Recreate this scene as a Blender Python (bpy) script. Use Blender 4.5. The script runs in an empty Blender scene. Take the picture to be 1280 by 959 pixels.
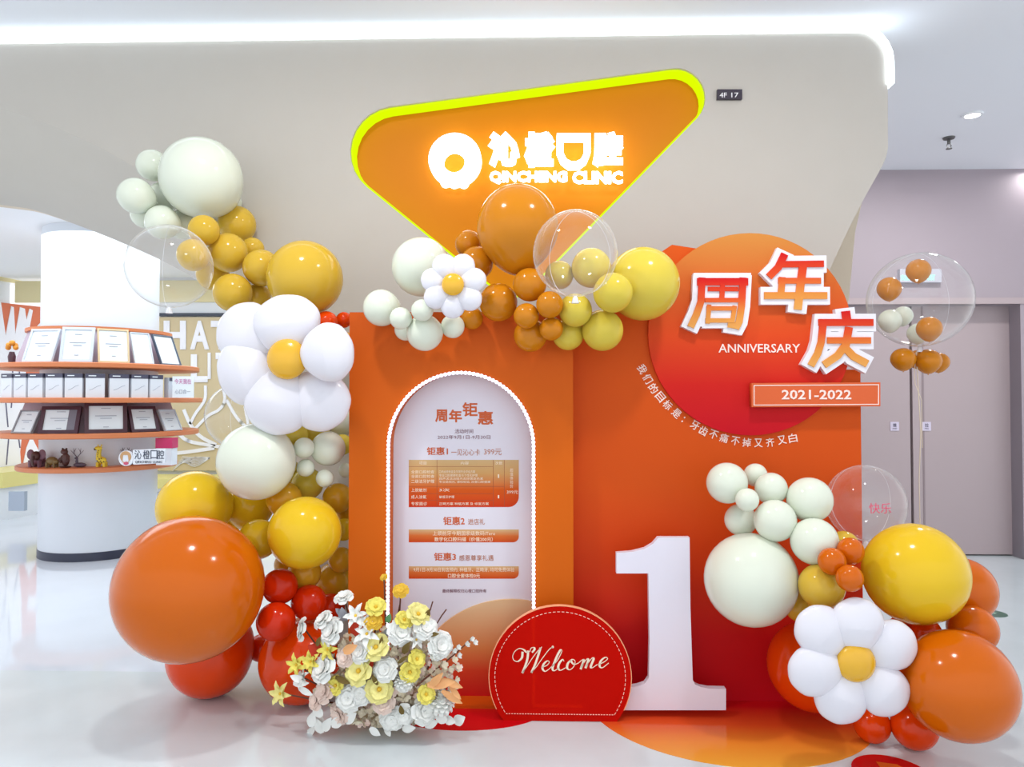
import bpy, bmesh, math, random
from mathutils import Vector, Matrix, Euler, Quaternion
random.seed(7)
sc = bpy.context.scene
COL = sc.collection
# ------------------------------------------------------------------ camera, world, lights, exposure
F = 920.0; EYE = 1.40
cam_d = bpy.data.cameras.new('camera'); cam = bpy.data.objects.new('camera', cam_d); COL.objects.link(cam)
cam_d.sensor_width = 36; cam_d.lens = F/1280*36; cam_d.clip_start = 0.05; cam_d.clip_end = 60
cam.location = (0, 0, EYE)
cam.rotation_euler = (math.radians(90+1.28), 0, math.radians(1.5))
sc.camera = cam
world = bpy.data.worlds.new('mall'); sc.world = world; world.use_nodes = True
bg = world.node_tree.nodes['Background']; bg.inputs[0].default_value = (0.95, 0.97, 1.0, 1); bg.inputs[1].default_value = 1.05
def area(name, loc, rot, sx, sy, power, col=(1,1,1)):
    l = bpy.data.lights.new(name, 'AREA'); l.shape = 'RECTANGLE'; l.size = sx; l.size_y = sy; l.energy = power; l.color = col
    o = bpy.data.objects.new(name, l); COL.objects.link(o); o.location = loc; o.rotation_euler = rot
    return o
area('shop_ceiling_light', (-3.4, 6.6, 2.88), (0,0,0), 4.5, 3.4, 95, (0.90, 0.97, 1.0))
sc.view_settings.view_transform = 'Standard'; sc.view_settings.look = 'None'
sc.view_settings.exposure = 0.35; sc.view_settings.gamma = 1.0; sc.view_settings.use_curve_mapping = False

RM = cam.rotation_euler.to_matrix()
FWD = RM @ Vector((0,0,-1))
def ray(px, py): return RM @ Vector(((px-640)/F, -(py-479.5)/F, -1))
def P(px, py, Y):                       # a photo point that lies at distance Y
    d = ray(px, py); return Vector((0,0,EYE)) + d*(Y/d.y)
def G(px, py, z=0.0):                   # a photo point that lies at height z
    d = ray(px, py); return Vector((0,0,EYE)) + d*((z-EYE)/d.z)
def S(rpx, p): return rpx*(Vector(p)-Vector((0,0,EYE))).dot(FWD)/F
RI = RM.inverted()
def proj(p): v = RI @ (Vector(p)-Vector((0,0,EYE))); return 640+F*v.x/-v.z
def XZ(px, py, Y): p = P(px, py, Y); return (p.x, p.z)

# ------------------------------------------------------------------ materials
def lin(c):
    r = []
    for v in c[:3]:
        v /= 255.0; r.append(v/12.92 if v <= 0.04045 else ((v+0.055)/1.055)**2.4)
    return (r[0], r[1], r[2], 1)
MATS = {}
def mat(name, c, rough=0.5, spec=0.5, emit=0, ecol=None, noise=0, coat=0, metal=0, sss=0):
    if name in MATS: return MATS[name]
    m = bpy.data.materials.new(name); m.use_nodes = True; b = m.node_tree.nodes['Principled BSDF']; nt = m.node_tree
    b.inputs['Base Color'].default_value = lin(c); b.inputs['Roughness'].default_value = rough
    b.inputs['Specular IOR Level'].default_value = spec; b.inputs['Metallic'].default_value = metal
    b.inputs['Coat Weight'].default_value = coat
    if sss:
        b.inputs['Subsurface Weight'].default_value = sss; b.inputs['Subsurface Radius'].default_value = (0.05, 0.035, 0.02)
    if emit:
        b.inputs['Emission Color'].default_value = lin(ecol or c); b.inputs['Emission Strength'].default_value = emit
    if noise:
        tc = nt.nodes.new('ShaderNodeTexCoord'); n = nt.nodes.new('ShaderNodeTexNoise'); n.inputs['Scale'].default_value = 6; n.inputs['Detail'].default_value = 5
        mx = nt.nodes.new('ShaderNodeMix'); mx.data_type = 'RGBA'
        mx.inputs['A'].default_value = lin(c); mx.inputs['B'].default_value = lin([v*(1-noise) for v in c])
        nt.links.new(tc.outputs['Object'], n.inputs['Vector']); nt.links.new(n.outputs['Fac'], mx.inputs['Factor']); nt.links.new(mx.outputs['Result'], b.inputs['Base Color'])
    MATS[name] = m; return m
def gmat(name, axis, stops, rough=0.5, spec=0.12):     # printed colour gradient along a world axis (0 x, 1 y, 2 z)
    m = bpy.data.materials.new(name); m.use_nodes = True; nt = m.node_tree; b = nt.nodes['Principled BSDF']
    g = nt.nodes.new('ShaderNodeNewGeometry'); s = nt.nodes.new('ShaderNodeSeparateXYZ'); mr = nt.nodes.new('ShaderNodeMapRange'); cr = nt.nodes.new('ShaderNodeValToRGB')
    nt.links.new(g.outputs['Position'], s.inputs[0]); nt.links.new(s.outputs[axis], mr.inputs['Value'])
    stops = sorted(stops); lo, hi = stops[0][0], stops[-1][0]
    mr.inputs['From Min'].default_value = lo; mr.inputs['From Max'].default_value = hi
    nt.links.new(mr.outputs[0], cr.inputs[0]); nt.links.new(cr.outputs[0], b.inputs['Base Color'])
    el = cr.color_ramp.elements
    while len(el) < len(stops): el.new(0.5)
    for e, (v, c) in zip(el, stops): e.position = (v-lo)/(hi-lo); 
    for e, (v, c) in zip(el, stops): e.color = lin(c)
    b.inputs['Roughness'].default_value = rough; b.inputs['Specular IOR Level'].default_value = spec
    return m
def clear_mat(name, tint=(255,255,255), base=0.04, ior=1.35, haze=0.02, dcol=(255,255,255), rim_glint=0):
    m = bpy.data.materials.new(name); m.use_nodes = True; nt = m.node_tree; nt.nodes.clear()
    out = nt.nodes.new('ShaderNodeOutputMaterial'); tr = nt.nodes.new('ShaderNodeBsdfTransparent'); gl = nt.nodes.new('ShaderNodeBsdfGlossy'); df = nt.nodes.new('ShaderNodeBsdfDiffuse')
    lw = nt.nodes.new('ShaderNodeLayerWeight'); lw.inputs['Blend'].default_value = 0.5
    pw = nt.nodes.new('ShaderNodeMath'); pw.operation = 'POWER'; pw.inputs[1].default_value = 5.0; nt.links.new(lw.outputs['Facing'], pw.inputs[0])
    fr = nt.nodes.new('ShaderNodeMath'); fr.operation = 'MULTIPLY_ADD'; fr.inputs[1].default_value = ior; fr.inputs[2].default_value = base; nt.links.new(pw.outputs[0], fr.inputs[0]); fr.use_clamp = True
    tr.inputs[0].default_value = lin(tint); gl.inputs['Roughness'].default_value = 0.03; df.inputs[0].default_value = lin(dcol)
    m1 = nt.nodes.new('ShaderNodeMixShader'); m2 = nt.nodes.new('ShaderNodeMixShader')
    hz = nt.nodes.new('ShaderNodeMath'); hz.operation = 'MULTIPLY_ADD'; hz.inputs[1].default_value = rim_glint; hz.inputs[2].default_value = haze; hz.use_clamp = True  # diffuse white mixed in towards the edge paints a rim highlight
    nt.links.new(pw.outputs[0], hz.inputs[0]); nt.links.new(hz.outputs[0], m1.inputs[0])
    nt.links.new(tr.outputs[0], m1.inputs[1]); nt.links.new(df.outputs[0], m1.inputs[2])
    nt.links.new(fr.outputs[0], m2.inputs[0]); nt.links.new(m1.outputs[0], m2.inputs[1]); nt.links.new(gl.outputs[0], m2.inputs[2])
    nt.links.new(m2.outputs[0], out.inputs[0]); return m

# ------------------------------------------------------------------ mesh building
WL = {}
class MB:
    def __init__(s): s.v = []; s.f = []
    def add(s, vs, fs):
        n = len(s.v); s.v += [tuple(v) for v in vs]; s.f += [tuple(i+n for i in f) for f in fs]; return s
    def box(s, c, sx, sy, sz, R=None):
        vs = [Vector((x*sx/2, y*sy/2, z*sz/2)) for x in (-1,1) for y in (-1,1) for z in (-1,1)]
        if R is not None: vs = [R @ v for v in vs]
        return s.add([v+Vector(c) for v in vs], [(0,1,3,2),(4,6,7,5),(0,4,5,1),(2,3,7,6),(0,2,6,4),(1,5,7,3)])
    def bb(s, x0, x1, y0, y1, z0, z1): return s.box(((x0+x1)/2,(y0+y1)/2,(z0+z1)/2), x1-x0, y1-y0, z1-z0)
    def prism(s, pts, Y0, Y1):          # xz outline pushed from Y0 to Y1
        n = len(pts)
        return s.add([(x,Y0,z) for x,z in pts]+[(x,Y1,z) for x,z in pts], [tuple(range(n)), tuple(range(2*n-1,n-1,-1))]+[(i,i+n,(i+1)%n+n,(i+1)%n) for i in range(n)])
    def flat(s, pts, z0, z1):           # xy outline pushed from z0 to z1
        n = len(pts)
        return s.add([(x,y,z0) for x,y in pts]+[(x,y,z1) for x,y in pts], [tuple(range(n-1,-1,-1)), tuple(range(n,2*n))]+[(i,(i+1)%n,(i+1)%n+n,i+n) for i in range(n)])
    def ribbon(s, pts, w, Y0, Y1, cap=0):   # band of half widths w along an xz polyline
        pts = [Vector(p) for p in pts]; n = len(pts)
        if not hasattr(w, '__len__'): w = [w]*n
        if cap:
            pts[0] = pts[0]+(pts[0]-pts[1]).normalized()*cap; pts[-1] = pts[-1]+(pts[-1]-pts[-2]).normalized()*cap
        L = []; R = []
        for i in range(n):
            a = (pts[i]-pts[i-1]).normalized() if i else None; b = (pts[i+1]-pts[i]).normalized() if i < n-1 else None
            t = (a+b).normalized() if a and b and (a+b).length > 1e-6 else (a or b)
            k = 1/max(0.45, t.dot(b)) if a and b else 1
            nrm = Vector((-t.y, t.x))*w[i]*k; L.append(pts[i]+nrm); R.append(pts[i]-nrm)
        for i in range(n-1): s.prism([L[i], L[i+1], R[i+1], R[i]], Y0, Y1)
        return s
    def lathe(s, prof, c=(0,0,0), n=24, sx=1, sy=1):
        m = len(prof); vs = []
        for k in range(n):
            a = 2*math.pi*k/n
            for r, z in prof: vs.append((c[0]+r*math.cos(a)*sx, c[1]+r*math.sin(a)*sy, c[2]+z))
        fs = [(k*m+i, ((k+1)%n)*m+i, ((k+1)%n)*m+i+1, k*m+i+1) for k in range(n) for i in range(m-1)]
        return s.add(vs, fs)
    def tube(s, pts, r, n=6):
        pts = [Vector(p) for p in pts]; m = len(pts)
        if not hasattr(r, '__len__'): r = [r]*m
        vs = []
        for i, p in enumerate(pts):
            t = (pts[min(i+1,m-1)]-pts[max(i-1,0)]).normalized()
            u = t.cross(Vector((0.31,0.17,0.93))).normalized(); w = t.cross(u)
            for k in range(n):
                a = 2*math.pi*k/n; vs.append(p+(u*math.cos(a)+w*math.sin(a))*r[i])
        fs = [(i*n+k, i*n+(k+1)%n, (i+1)*n+(k+1)%n, (i+1)*n+k) for i in range(m-1) for k in range(n)]
        fs += [tuple(range(n-1,-1,-1)), tuple(range((m-1)*n, m*n))]
        return s.add(vs, fs)
    def ball(s, c, r, n=10, R=None):
        if not hasattr(r, '__len__'): r = (r,r,r)
        vs = []; h = n//2+1
        for i in range(h+1):
            t = math.pi*i/h
            for k in range(n):
                a = 2*math.pi*k/n; v = Vector((math.sin(t)*math.cos(a)*r[0], math.sin(t)*math.sin(a)*r[1], math.cos(t)*r[2]))
                vs.append((R @ v if R is not None else v)+Vector(c))
        return s.add(vs, [(i*n+k, (i+1)*n+k, (i+1)*n+(k+1)%n, i*n+(k+1)%n) for i in range(h) for k in range(n)])
    def petal(s, c, R, L, W, cup=0.3, tip=0.5, n=4, curl=0.0, base=0.0):   # leaf-like blade along local x of R
        vs = []
        for i in range(n+1):
            t = i/n; w = W*math.sin(math.pi*(t*0.82+0.12)) if tip == 1 else W*(0.32+0.68*math.sin(math.pi*min(1,(t*0.80+0.02))**0.9)) if t < 0.99 else W*0.62
            if i == n and tip == 1: w *= 0.55
            z = cup*L*(t**1.5) - curl*L*max(0, t-0.6)**2*6
            for j in (-1,-0.5,0.5,1):
                vs.append(Vector(c)+R @ Vector((base+L*t, j*w, z+abs(j)*abs(j)*w*0.35)))
        return s.add(vs, [(i*4+j, i*4+j+1, (i+1)*4+j+1, (i+1)*4+j) for i in range(n) for j in range(3)])
    def mesh(s, name, off=Vector((0,0,0)), smooth=False):
        me = bpy.data.meshes.new(name); me.from_pydata([tuple(Vector(v)-off) for v in s.v], [], s.f)
        bm = bmesh.new(); bm.from_mesh(me); bmesh.ops.remove_doubles(bm, verts=bm.verts, dist=1e-6); bmesh.ops.recalc_face_normals(bm, faces=bm.faces); bm.to_mesh(me); bm.free()
        if smooth:
            me.polygons.foreach_set('use_smooth', [True]*len(me.polygons))
            if smooth != 2: me.set_sharp_from_angle(angle=math.radians(40))
        return me
    def build(s, name, m, parent=None, smooth=True):
        if parent is None:
            xs = [v[0] for v in s.v]; ys = [v[1] for v in s.v]; zs = [v[2] for v in s.v]
            off = Vector(((min(xs)+max(xs))/2, (min(ys)+max(ys))/2, min(zs)))
        else: off = WL[parent]
        return place(name, s.mesh(name, off, smooth), m, parent, off)
def place(name, me, m, parent, off):
    o = bpy.data.objects.new(name, me); COL.objects.link(o)
    me.materials.append(m)
    if parent is None: o.location = off
    else: o.parent = parent
    WL[o] = off; return o
def tag(o, label=None, cat=None, group=None, kind=None):
    for k, v in (('label', label), ('category', cat), ('group', group), ('kind', kind)):
        if v: o[k] = v
    return o
def thing(name, loc, label, cat, group=None):
    o = bpy.data.objects.new(name, None); COL.objects.link(o); o.location = loc; o.empty_display_size = 0.05; WL[o] = Vector(loc)
    return tag(o, label, cat, group)
def struct(o): o['kind'] = 'structure'; return o
def fill_mesh(loops, Y0, Y1, name):     # outline with holes (xz), pushed from Y0 to Y1
    cu = bpy.data.curves.new('outline', 'CURVE'); cu.dimensions = '2D'; cu.fill_mode = 'BOTH'; cu.extrude = abs(Y1-Y0)/2
    for lp in loops:
        sp = cu.splines.new('POLY'); sp.points.add(len(lp)-1); sp.use_cyclic_u = True
        for p, (x, z) in zip(sp.points, lp): p.co = (x, z, 0, 1)
    o = bpy.data.objects.new('outline', cu); COL.objects.link(o)
    me = bpy.data.meshes.new_from_object(o.evaluated_get(bpy.context.evaluated_depsgraph_get()))
    bpy.data.objects.remove(o); bpy.data.curves.remove(cu)
    me.name = name; ym = (Y0+Y1)/2
    me.transform(Matrix(((1,0,0,0),(0,0,-1,ym),(0,1,0,0),(0,0,0,1))))
    return me
def fill_part(name, loops, Y0, Y1, m, parent=None):
    me = fill_mesh(loops, Y0, Y1, name); me.materials.clear()
    if parent is None:
        xs = [v.co.x for v in me.vertices]; zs = [v.co.z for v in me.vertices]; off = Vector(((min(xs)+max(xs))/2, (Y0+Y1)/2, min(zs)))
    else: off = WL[parent]
    me.transform(Matrix.Translation(-off)); return place(name, me, m, parent, off)
GLY = {}
def glyphs(body, bold=0.0):             # flat lettering in a unit box: (verts xy, faces, aspect)
    k = (body, bold)
    if k in GLY: return GLY[k]
    t = bpy.data.curves.new('letters', 'FONT'); t.body = body; t.size = 1; t.extrude = 0.01; t.resolution_u = 2
    if bold: t.bevel_depth = bold; t.bevel_resolution = 0
    o = bpy.data.objects.new('letters', t); COL.objects.link(o)
    me = bpy.data.meshes.new_from_object(o.evaluated_get(bpy.context.evaluated_depsgraph_get()))
    bpy.data.objects.remove(o); bpy.data.curves.remove(t)
    V = [v.co.copy() for v in me.vertices]; Fc = [tuple(p.vertices) for p in me.polygons]; bpy.data.meshes.remove(me)
    x0 = min(v.x for v in V); x1 = max(v.x for v in V); y0 = min(v.y for v in V); y1 = max(v.y for v in V); zm = max(v.z for v in V)
    V = [((v.x-x0)/(x1-x0), (v.y-y0)/(y1-y0), v.z/zm) for v in V]
    GLY[k] = (V, Fc); return GLY[k]
def letters(mb, body, box, Y, depth=0.003, bold=0.0, rot=0, R=None):   # box in photo pixels at distance Y; front stands depth proud
    V, Fc = glyphs(body, bold); x0, y0, x1, y1 = box; cx, cy = (x0+x1)/2, (y0+y1)/2; ca, sa = math.cos(rot), math.sin(rot)
    vs = []
    for u, v, w in V:
        dx = (u-0.5)*(x1-x0); dy = -(v-0.5)*(y1-y0); p = P(cx+dx*ca-dy*sa, cy+dx*sa+dy*ca, Y)
        vs.append((p.x, Y-depth*(0.5+0.5*w), p.z))
    mb.add(vs, Fc); return mb
def letters_on(mb, body, o, ux, uz, w, h, bold=0.0, lift=0.002):       # lettering on a free plane: o = centre, ux/uz unit axes
    V, Fc = glyphs(body, bold); n = Vector(ux).cross(Vector(uz))
    mb.add([Vector(o)+Vector(ux)*((u-0.5)*w)+Vector(uz)*((v-0.5)*h)+n*(lift*(0.6+0.4*q)) for u, v, q in V], Fc); return mb
def circ(cx, cy, rx, ry=None, n=48, a0=0, a1=360):
    ry = ry or rx; full = abs(a1-a0) >= 360; m = n if full else n+1
    return [(cx+rx*math.cos(math.radians(a0+(a1-a0)*i/n)), cy+ry*math.sin(math.radians(a0+(a1-a0)*i/n))) for i in range(m)]
def rounded(pts, rad, n=10):
    out = []; N = len(pts)
    for i in range(N):
        p = Vector(pts[i]); a = (Vector(pts[i-1])-p).normalized(); b = (Vector(pts[(i+1)%N])-p).normalized(); r = rad[i] if hasattr(rad, '__len__') else rad
        half = a.angle(b)/2; t = r/math.tan(half); c = p+(a+b).normalized()*(r/math.sin(half))
        s = p+a*t; e = p+b*t; v0 = s-c; v1 = e-c; ang = v0.angle(v1); sg = 1 if v0.x*v1.y-v0.y*v1.x > 0 else -1
        for k in range(n+1):
            th = sg*ang*k/n; out.append((c.x+v0.x*math.cos(th)-v0.y*math.sin(th), c.y+v0.x*math.sin(th)+v0.y*math.cos(th)))
    return out
def catmull(pts, n=8):
    pts = [Vector(p) for p in pts]; q = [pts[0]*2-pts[1]]+pts+[pts[-1]*2-pts[-2]]; out = []
    for i in range(1, len(q)-2):
        for k in range(n):
            t = k/n; a, b, c, d = q[i-1:i+3]
            out.append(0.5*((2*b)+(c-a)*t+(2*a-5*b+4*c-d)*t*t+(3*b-a-3*c+d)*t**3))
    return out+[pts[-1]]

# ------------------------------------------------------------------ the setting
CEIL = 3.45; YF = 4.00
def tile_floor(name, c, rough, vein):
    m = bpy.data.materials.new(name); m.use_nodes = True; nt = m.node_tree; b = nt.nodes['Principled BSDF']
    tc = nt.nodes.new('ShaderNodeTexCoord'); n = nt.nodes.new('ShaderNodeTexNoise'); n.inputs['Scale'].default_value = 3; n.inputs['Detail'].default_value = 8
    cr = nt.nodes.new('ShaderNodeValToRGB'); cr.color_ramp.elements[0].color = lin([v*(1-vein) for v in c]); cr.color_ramp.elements[1].color = lin(c); cr.color_ramp.elements[0].position = 0.3; cr.color_ramp.elements[1].position = 0.6
    nt.links.new(tc.outputs['Object'], n.inputs['Vector']); nt.links.new(n.outputs['Fac'], cr.inputs[0]); nt.links.new(cr.outputs[0], b.inputs['Base Color'])
    b.inputs['Roughness'].default_value = rough; b.inputs['Specular IOR Level'].default_value = 0.5
    return m
m_floor = tile_floor('mall_floor_stone', (216,226,230), 0.14, 0.03)
m_shopfloor = tile_floor('shop_floor_stone', (222,228,238), 0.06, 0.015)
YT = G(0, 838).y
struct(MB().bb(-7, 7, -3.5, YT, -0.1, 0).build('floor', m_floor))
struct(MB().bb(-7, 1.15, YT, 10.2, -0.1, 0).build('floor_shop', m_shopfloor))
struct(MB().bb(1.15, 7, YT, 8.4, -0.1, 0).build('floor_corridor', m_floor))
m_ceil = mat('ceiling_paint', (238,240,246), 0.7)
struct(MB().bb(-7, 7, -0.5, YF+0.30, CEIL, CEIL+0.1).build('ceiling', m_ceil))
struct(MB().bb(1.15, 7, YF+0.30, 8.4, CEIL, CEIL+0.1).build('ceiling_corridor', m_ceil))
struct(MB().bb(-7, 1.15, YF+0.30, 10.2, 2.95, 3.05).build('ceiling_shop', mat('shop_ceiling_paint', (240,244,248), 0.7)))
# storefront fascia with an arched mouth on the left and the triangular sign niche
m_wall = mat('fascia_plaster', (198,192,183), 0.6, noise=0.02)
tri_px = rounded([(356,151),(946,71),(643,383)], [57,37,30])
tri = [XZ(x, y, YF) for x, y in tri_px]
A_px = [(-420,40),(-300,66),(-150,98),(0,135),(90,168),(170,210),(230,255),(275,310),(312,380),(340,450),(362,550),(375,700)]
B_px = [(-420,232),(-300,235),(-150,241),(0,256),(60,268),(170,311),(250,352),(285,388),(318,450),(348,555),(362,640),(372,700)]
A = [tuple(p) for p in catmull([XZ(x, y, YF) for x, y in A_px], 4)]
ftop = CEIL-0.055
xr = P(1110,120,YF).x
right = catmull([XZ(1110,185,YF), XZ(1104,205,YF), XZ(1076,256,YF), XZ(1045,320,YF), XZ(1018,385,YF), XZ(992,480,YF), XZ(980,600,YF)], 4)
outer = [(A[0][0], ftop)] + [(xr-0.16, ftop)] + [(xr-0.16+0.16*math.sin(t), ftop-0.16+0.16*math.cos(t)) for t in [math.pi/2*i/6 for i in range(1,7)]]
outer += [tuple(p) for p in right]+[(right[-1][0], 0.0), (A[-1][0], 0.0)]+[a for a in reversed(A)]
struct(fill_part('wall_front', [outer, tri], YF, YF+0.22, m_wall))
B3 = [Vector((p.x, YF+0.55, p.y)) for p in catmull([Vector(XZ(x, y, YF+0.55)) for x, y in B_px], 4)]
A3 = [Vector((x, YF+0.001, z)) for x, z in A]
mb = MB(); n = len(A3); rows = []
for k in range(7):
    t = k/6; e = math.sin(t*math.pi/2)
    rows += [Vector((a.x+(b.x-a.x)*t, a.y+(b.y-a.y)*t, a.z+(b.z-a.z)*e)) for a, b in zip(A3, B3)]
mb.add(rows, [(k*n+i, k*n+i+1, (k+1)*n+i+1, (k+1)*n+i) for k in range(6) for i in range(n-1)])
struct(mb.build('wall_arch_soffit', m_wall, smooth=2))
# back of the storefront: closes the shop behind the arch and the leg at the right
bo = [(b.x, b.z) for b in B3]
back = [(bo[0][0], CEIL+0.05), (P(1080,300,YF+0.55).x, CEIL+0.05)] + [XZ(1078,250,YF+0.55), XZ(1069,290,YF+0.55), XZ(1061,375,YF+0.55), XZ(1040,480,YF+0.55), (P(1020,600,YF+0.55).x, 0.0), (bo[-1][0], 0.0)] + list(reversed(bo))
struct(fill_part('wall_storefront_back', [back], YF+0.55, YF+0.63, mat('fascia_return', (222,208,186), 0.6)))
# light line that runs along the top of the fascia and round its corner
m_cove = mat('cove_led', (232,246,255), 0.5, emit=3.2)
cp = [(A[0][0], CEIL-0.028), (xr-0.2, CEIL-0.028)] + [(xr-0.18+0.19*math.sin(t), CEIL-0.028-0.19+0.19*math.cos(t)) for t in [math.pi/2*i/6 for i in range(1,7)]] + [(xr+0.01, CEIL-0.34)]
tag(MB().ribbon(cp, 0.02, YF-0.012, YF+0.06).build('cove_light', m_cove, smooth=False), 'glowing white light line along the top of the beige fascia', 'light strip')
# corridor wall with recessed double doors
YD = 6.60; m_grey = mat('corridor_paint', (168,156,164), 0.55); m_door = mat('door_laminate', (180,164,167), 0.45)
zt = P(1270,380,YD).z; xdr = P(1277,500,YD).x; xdl = P(985,500,YD).x
struct(fill_part('wall_corridor', [[(1.15,0),(xdl,0),(xdl,zt),(xdr,zt),(xdr,0),(7,0),(7,CEIL),(1.15,CEIL)]], YD, YD+0.17, m_grey))
struct(MB().bb(1.15, xdr+0.5, YD-0.012, YD+0.02, zt, zt+0.055).build('trim_1', m_door))
xg = P(1138,500,YD+0.17).x
for i, (a, b) in enumerate(((xdl-0.05, xg-0.012), (xg+0.012, xdr+0.05))):
    d = struct(MB().bb(a, b, YD+0.155, YD+0.20, 0.012, zt+0.03).build('door_%d' % (i+1), m_door))
    if i == 1: MB().bb(a+0.085, a+0.10, YD+0.150, YD+0.156, 0.012, zt).build('door_edge_strip', mat('door_seam', (150,134,138), 0.4), d)
    px = (1118, 1158)[i]; p = P(px+0.3, 533, YD+0.15); q = MB().box((p.x, YD+0.152, p.z), S(10.5,p), 0.008, S(11,p)).build('door_sign', mat('door_sign_white', (214,205,225), 0.4), d)
    letters_on(letters_on(MB(), '推' if i == 0 else '拉', (p.x, YD+0.148, p.z+S(1.4,p)), (1,0,0), (0,0,1), S(4.6,p), S(4.6,p)), 'PUSH' if i == 0 else 'PULL', (p.x, YD+0.148, p.z-S(2.8,p)), (1,0,0), (0,0,1), S(5,p), S(1.3,p)).build('lettering', mat('dark_print', (62,55,82), 0.5), q)
struct(MB().bb(xdl-0.3, 7, YD+0.21, YD+0.26, 0, CEIL).build('door_gap_shade', mat('seam_shade', (40,24,28), 0.7)))  # dark sheet behind the doors paints the shade in their gap
# shop interior
YB = 9.2; m_in = mat('shop_wall_paint', (236,240,244), 0.6)
struct(MB().bb(-5.6, 1.15, YB, YB+0.1, 0, 2.95).build('wall_back', m_in))
struct(MB().bb(1.05, 1.15, YF+0.63, YB, 0, 2.95).build('wall_divider', m_in))
xw = P(20,400,YB).x
struct(MB().add([(-7.0,6.3,0),(xw-0.1,YB+0.02,0),(xw-0.1,YB+0.02,2.95),(-7.0,6.3,2.95),(-7.08,6.3,0),(xw-0.2,YB+0.06,0),(xw-0.2,YB+0.06,2.95),(-7.08,6.3,2.95)],
     [(0,1,2,3),(7,6,5,4),(0,4,5,1),(1,5,6,2),(2,6,7,3),(3,7,4,0)]).build('wall_left', m_in))
m_band = mat('pale_yellow_paint', (232,220,172), 0.6)
struct(MB().bb(xw, 1.05, YB-0.03, YB, P(230,378,YB).z, P(230,351,YB).z).build('trim_2', m_band))
def leftw(px, py):                      # a photo point on the slanting left wall
    d = ray(px, py); a = Vector((-7.0,6.3,0)); b = Vector((xw-0.1,YB+0.02,0)); t = b-a; nn = Vector((t.y,-t.x,0)).normalized()
    k = (a-Vector((0,0,EYE))).dot(nn)/d.dot(nn); return Vector((0,0,EYE))+d*k, nn
def leftpoly(mb, pts, l0=0.0, l1=0.02):
    vs = []; m = len(pts)
    for l in (l1, l0):
        for x, y in pts: p, nn = leftw(x, y); vs.append(p+nn*(l if nn.y < 0 else -l))
    return mb.add(vs, [tuple(range(m)), tuple(range(2*m-1,m-1,-1))]+[(i,(i+1)%m,(i+1)%m+m,i+m) for i in range(m)])
struct(leftpoly(MB(), [(-90,303),(0,322),(62,336),(62,362),(0,351),(-90,336)]).build('trim_3', m_band))
# wall murals: an orange one with white flame shapes, a tan one with white lettering and branches
m_white = mat('mural_white', (240,240,246), 0.6); m_mor = mat('mural_orange', (214,112,74), 0.6); m_tan = mat('mural_tan', (206,188,150), 0.6)
c0, _ = leftw(28, 600)
mu = thing('wall_mural', (c0.x, c0.y-0.05, P(28,590,YB).z), 'orange and white flame patterned mural beside the round column', 'mural')
leftpoly(MB(), [(-60,372),(52,384),(52,590),(-60,592)], 0.0, 0.03).build('mural_panel', m_mor, mu)
for pts in ([(-60,374),(-2,378),(4,420),(8,398),(11,383),(14,384),(16,418),(20,396),(22,384),(28,386),(30,400),(34,386),(38,388),(32,420),(29,470),(27,520),(22,565),(24,590),(-60,590)],
            [(30,560),(36,545),(46,565),(52,572),(52,590),(24,590)], [(40,412),(46,405),(52,400),(52,440),(38,450)], [(34,505),(52,495),(52,515),(36,522)]):
    leftpoly(MB(), pts, 0.02, 0.037).build('white_flame', m_white, mu)
mb = MB()
for x, y0, h, d in ((8,440,26,4),(14,470,40,-4),(3,500,34,3),(17,530,30,4),(7,545,36,-3),(22,440,30,-2)):
    leftpoly(mb, [(x,y0),(x+1.2,y0),(x+d+1.2,y0+h),(x+d,y0+h)], 0.03, 0.042)
mb.build('ink_stroke', mat('mural_ink', (96,92,120), 0.6), mu)
mu2 = thing('wall_mural', P(240,590,YB-0.02), 'tan mural with white lettering and branches on the back wall', 'mural')
MB().prism([XZ(x, y, YB) for x, y in ((212,397),(436,397),(436,588),(190,588),(190,397))], YB-0.04, YB-0.002).build('mural_panel', m_tan, mu2)
MB().prism([XZ(x, y, YB) for x, y in ((200,392),(436,392),(436,395.5),(200,395.5))], YB-0.06, YB-0.002).build('mural_rail', mat('dark_rail', (60,66,80), 0.5), mu2)
for body, box in (('H',(205,401,233,437)),('A',(238,401,262,437)),('T',(264,401,290,437)),('L',(239,443,260,478)),('I',(260,441,264,474)),('T',(270,441,298,478))):
    letters(MB(), body, box, YB-0.04, 0.02, 0.04).build('lettering', m_white, mu2)
for pts, w in (([(259,482),(258,500),(246,518),(240,530)],2.2),([(232,512),(240,530),(252,545),(272,556)],2.6),([(212,520),(232,548),(262,556),(290,560)],2.6),([(280,480),(283,500),(276,512),(262,520),(246,536)],2.2),([(285,500),(298,522),(312,536)],2.2),([(190,566),(225,566),(270,560)],2.8),([(308,508),(312,530)],2.0),([(205,500),(212,520)],2)):
    MB().ribbon([XZ(x, y, YB) for x, y in [tuple(p) for p in catmull(pts, 5)]], 0.008*w, YB-0.055, YB-0.03).build('white_branch', m_white, mu2)
mb = MB()
for i in range(9):
    pts = [(218+i*1.5, 588-i*2.2), (232+i, 578-i*0.8), (246, 583-i*1.5), (264, 573-i*0.2)]
    mb.ribbon([XZ(x, y, YB) for x, y in [tuple(p) for p in catmull(pts, 4)]], 0.0022, YB-0.052, YB-0.03)
mb.build('white_hatching', m_white, mu2)
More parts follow.
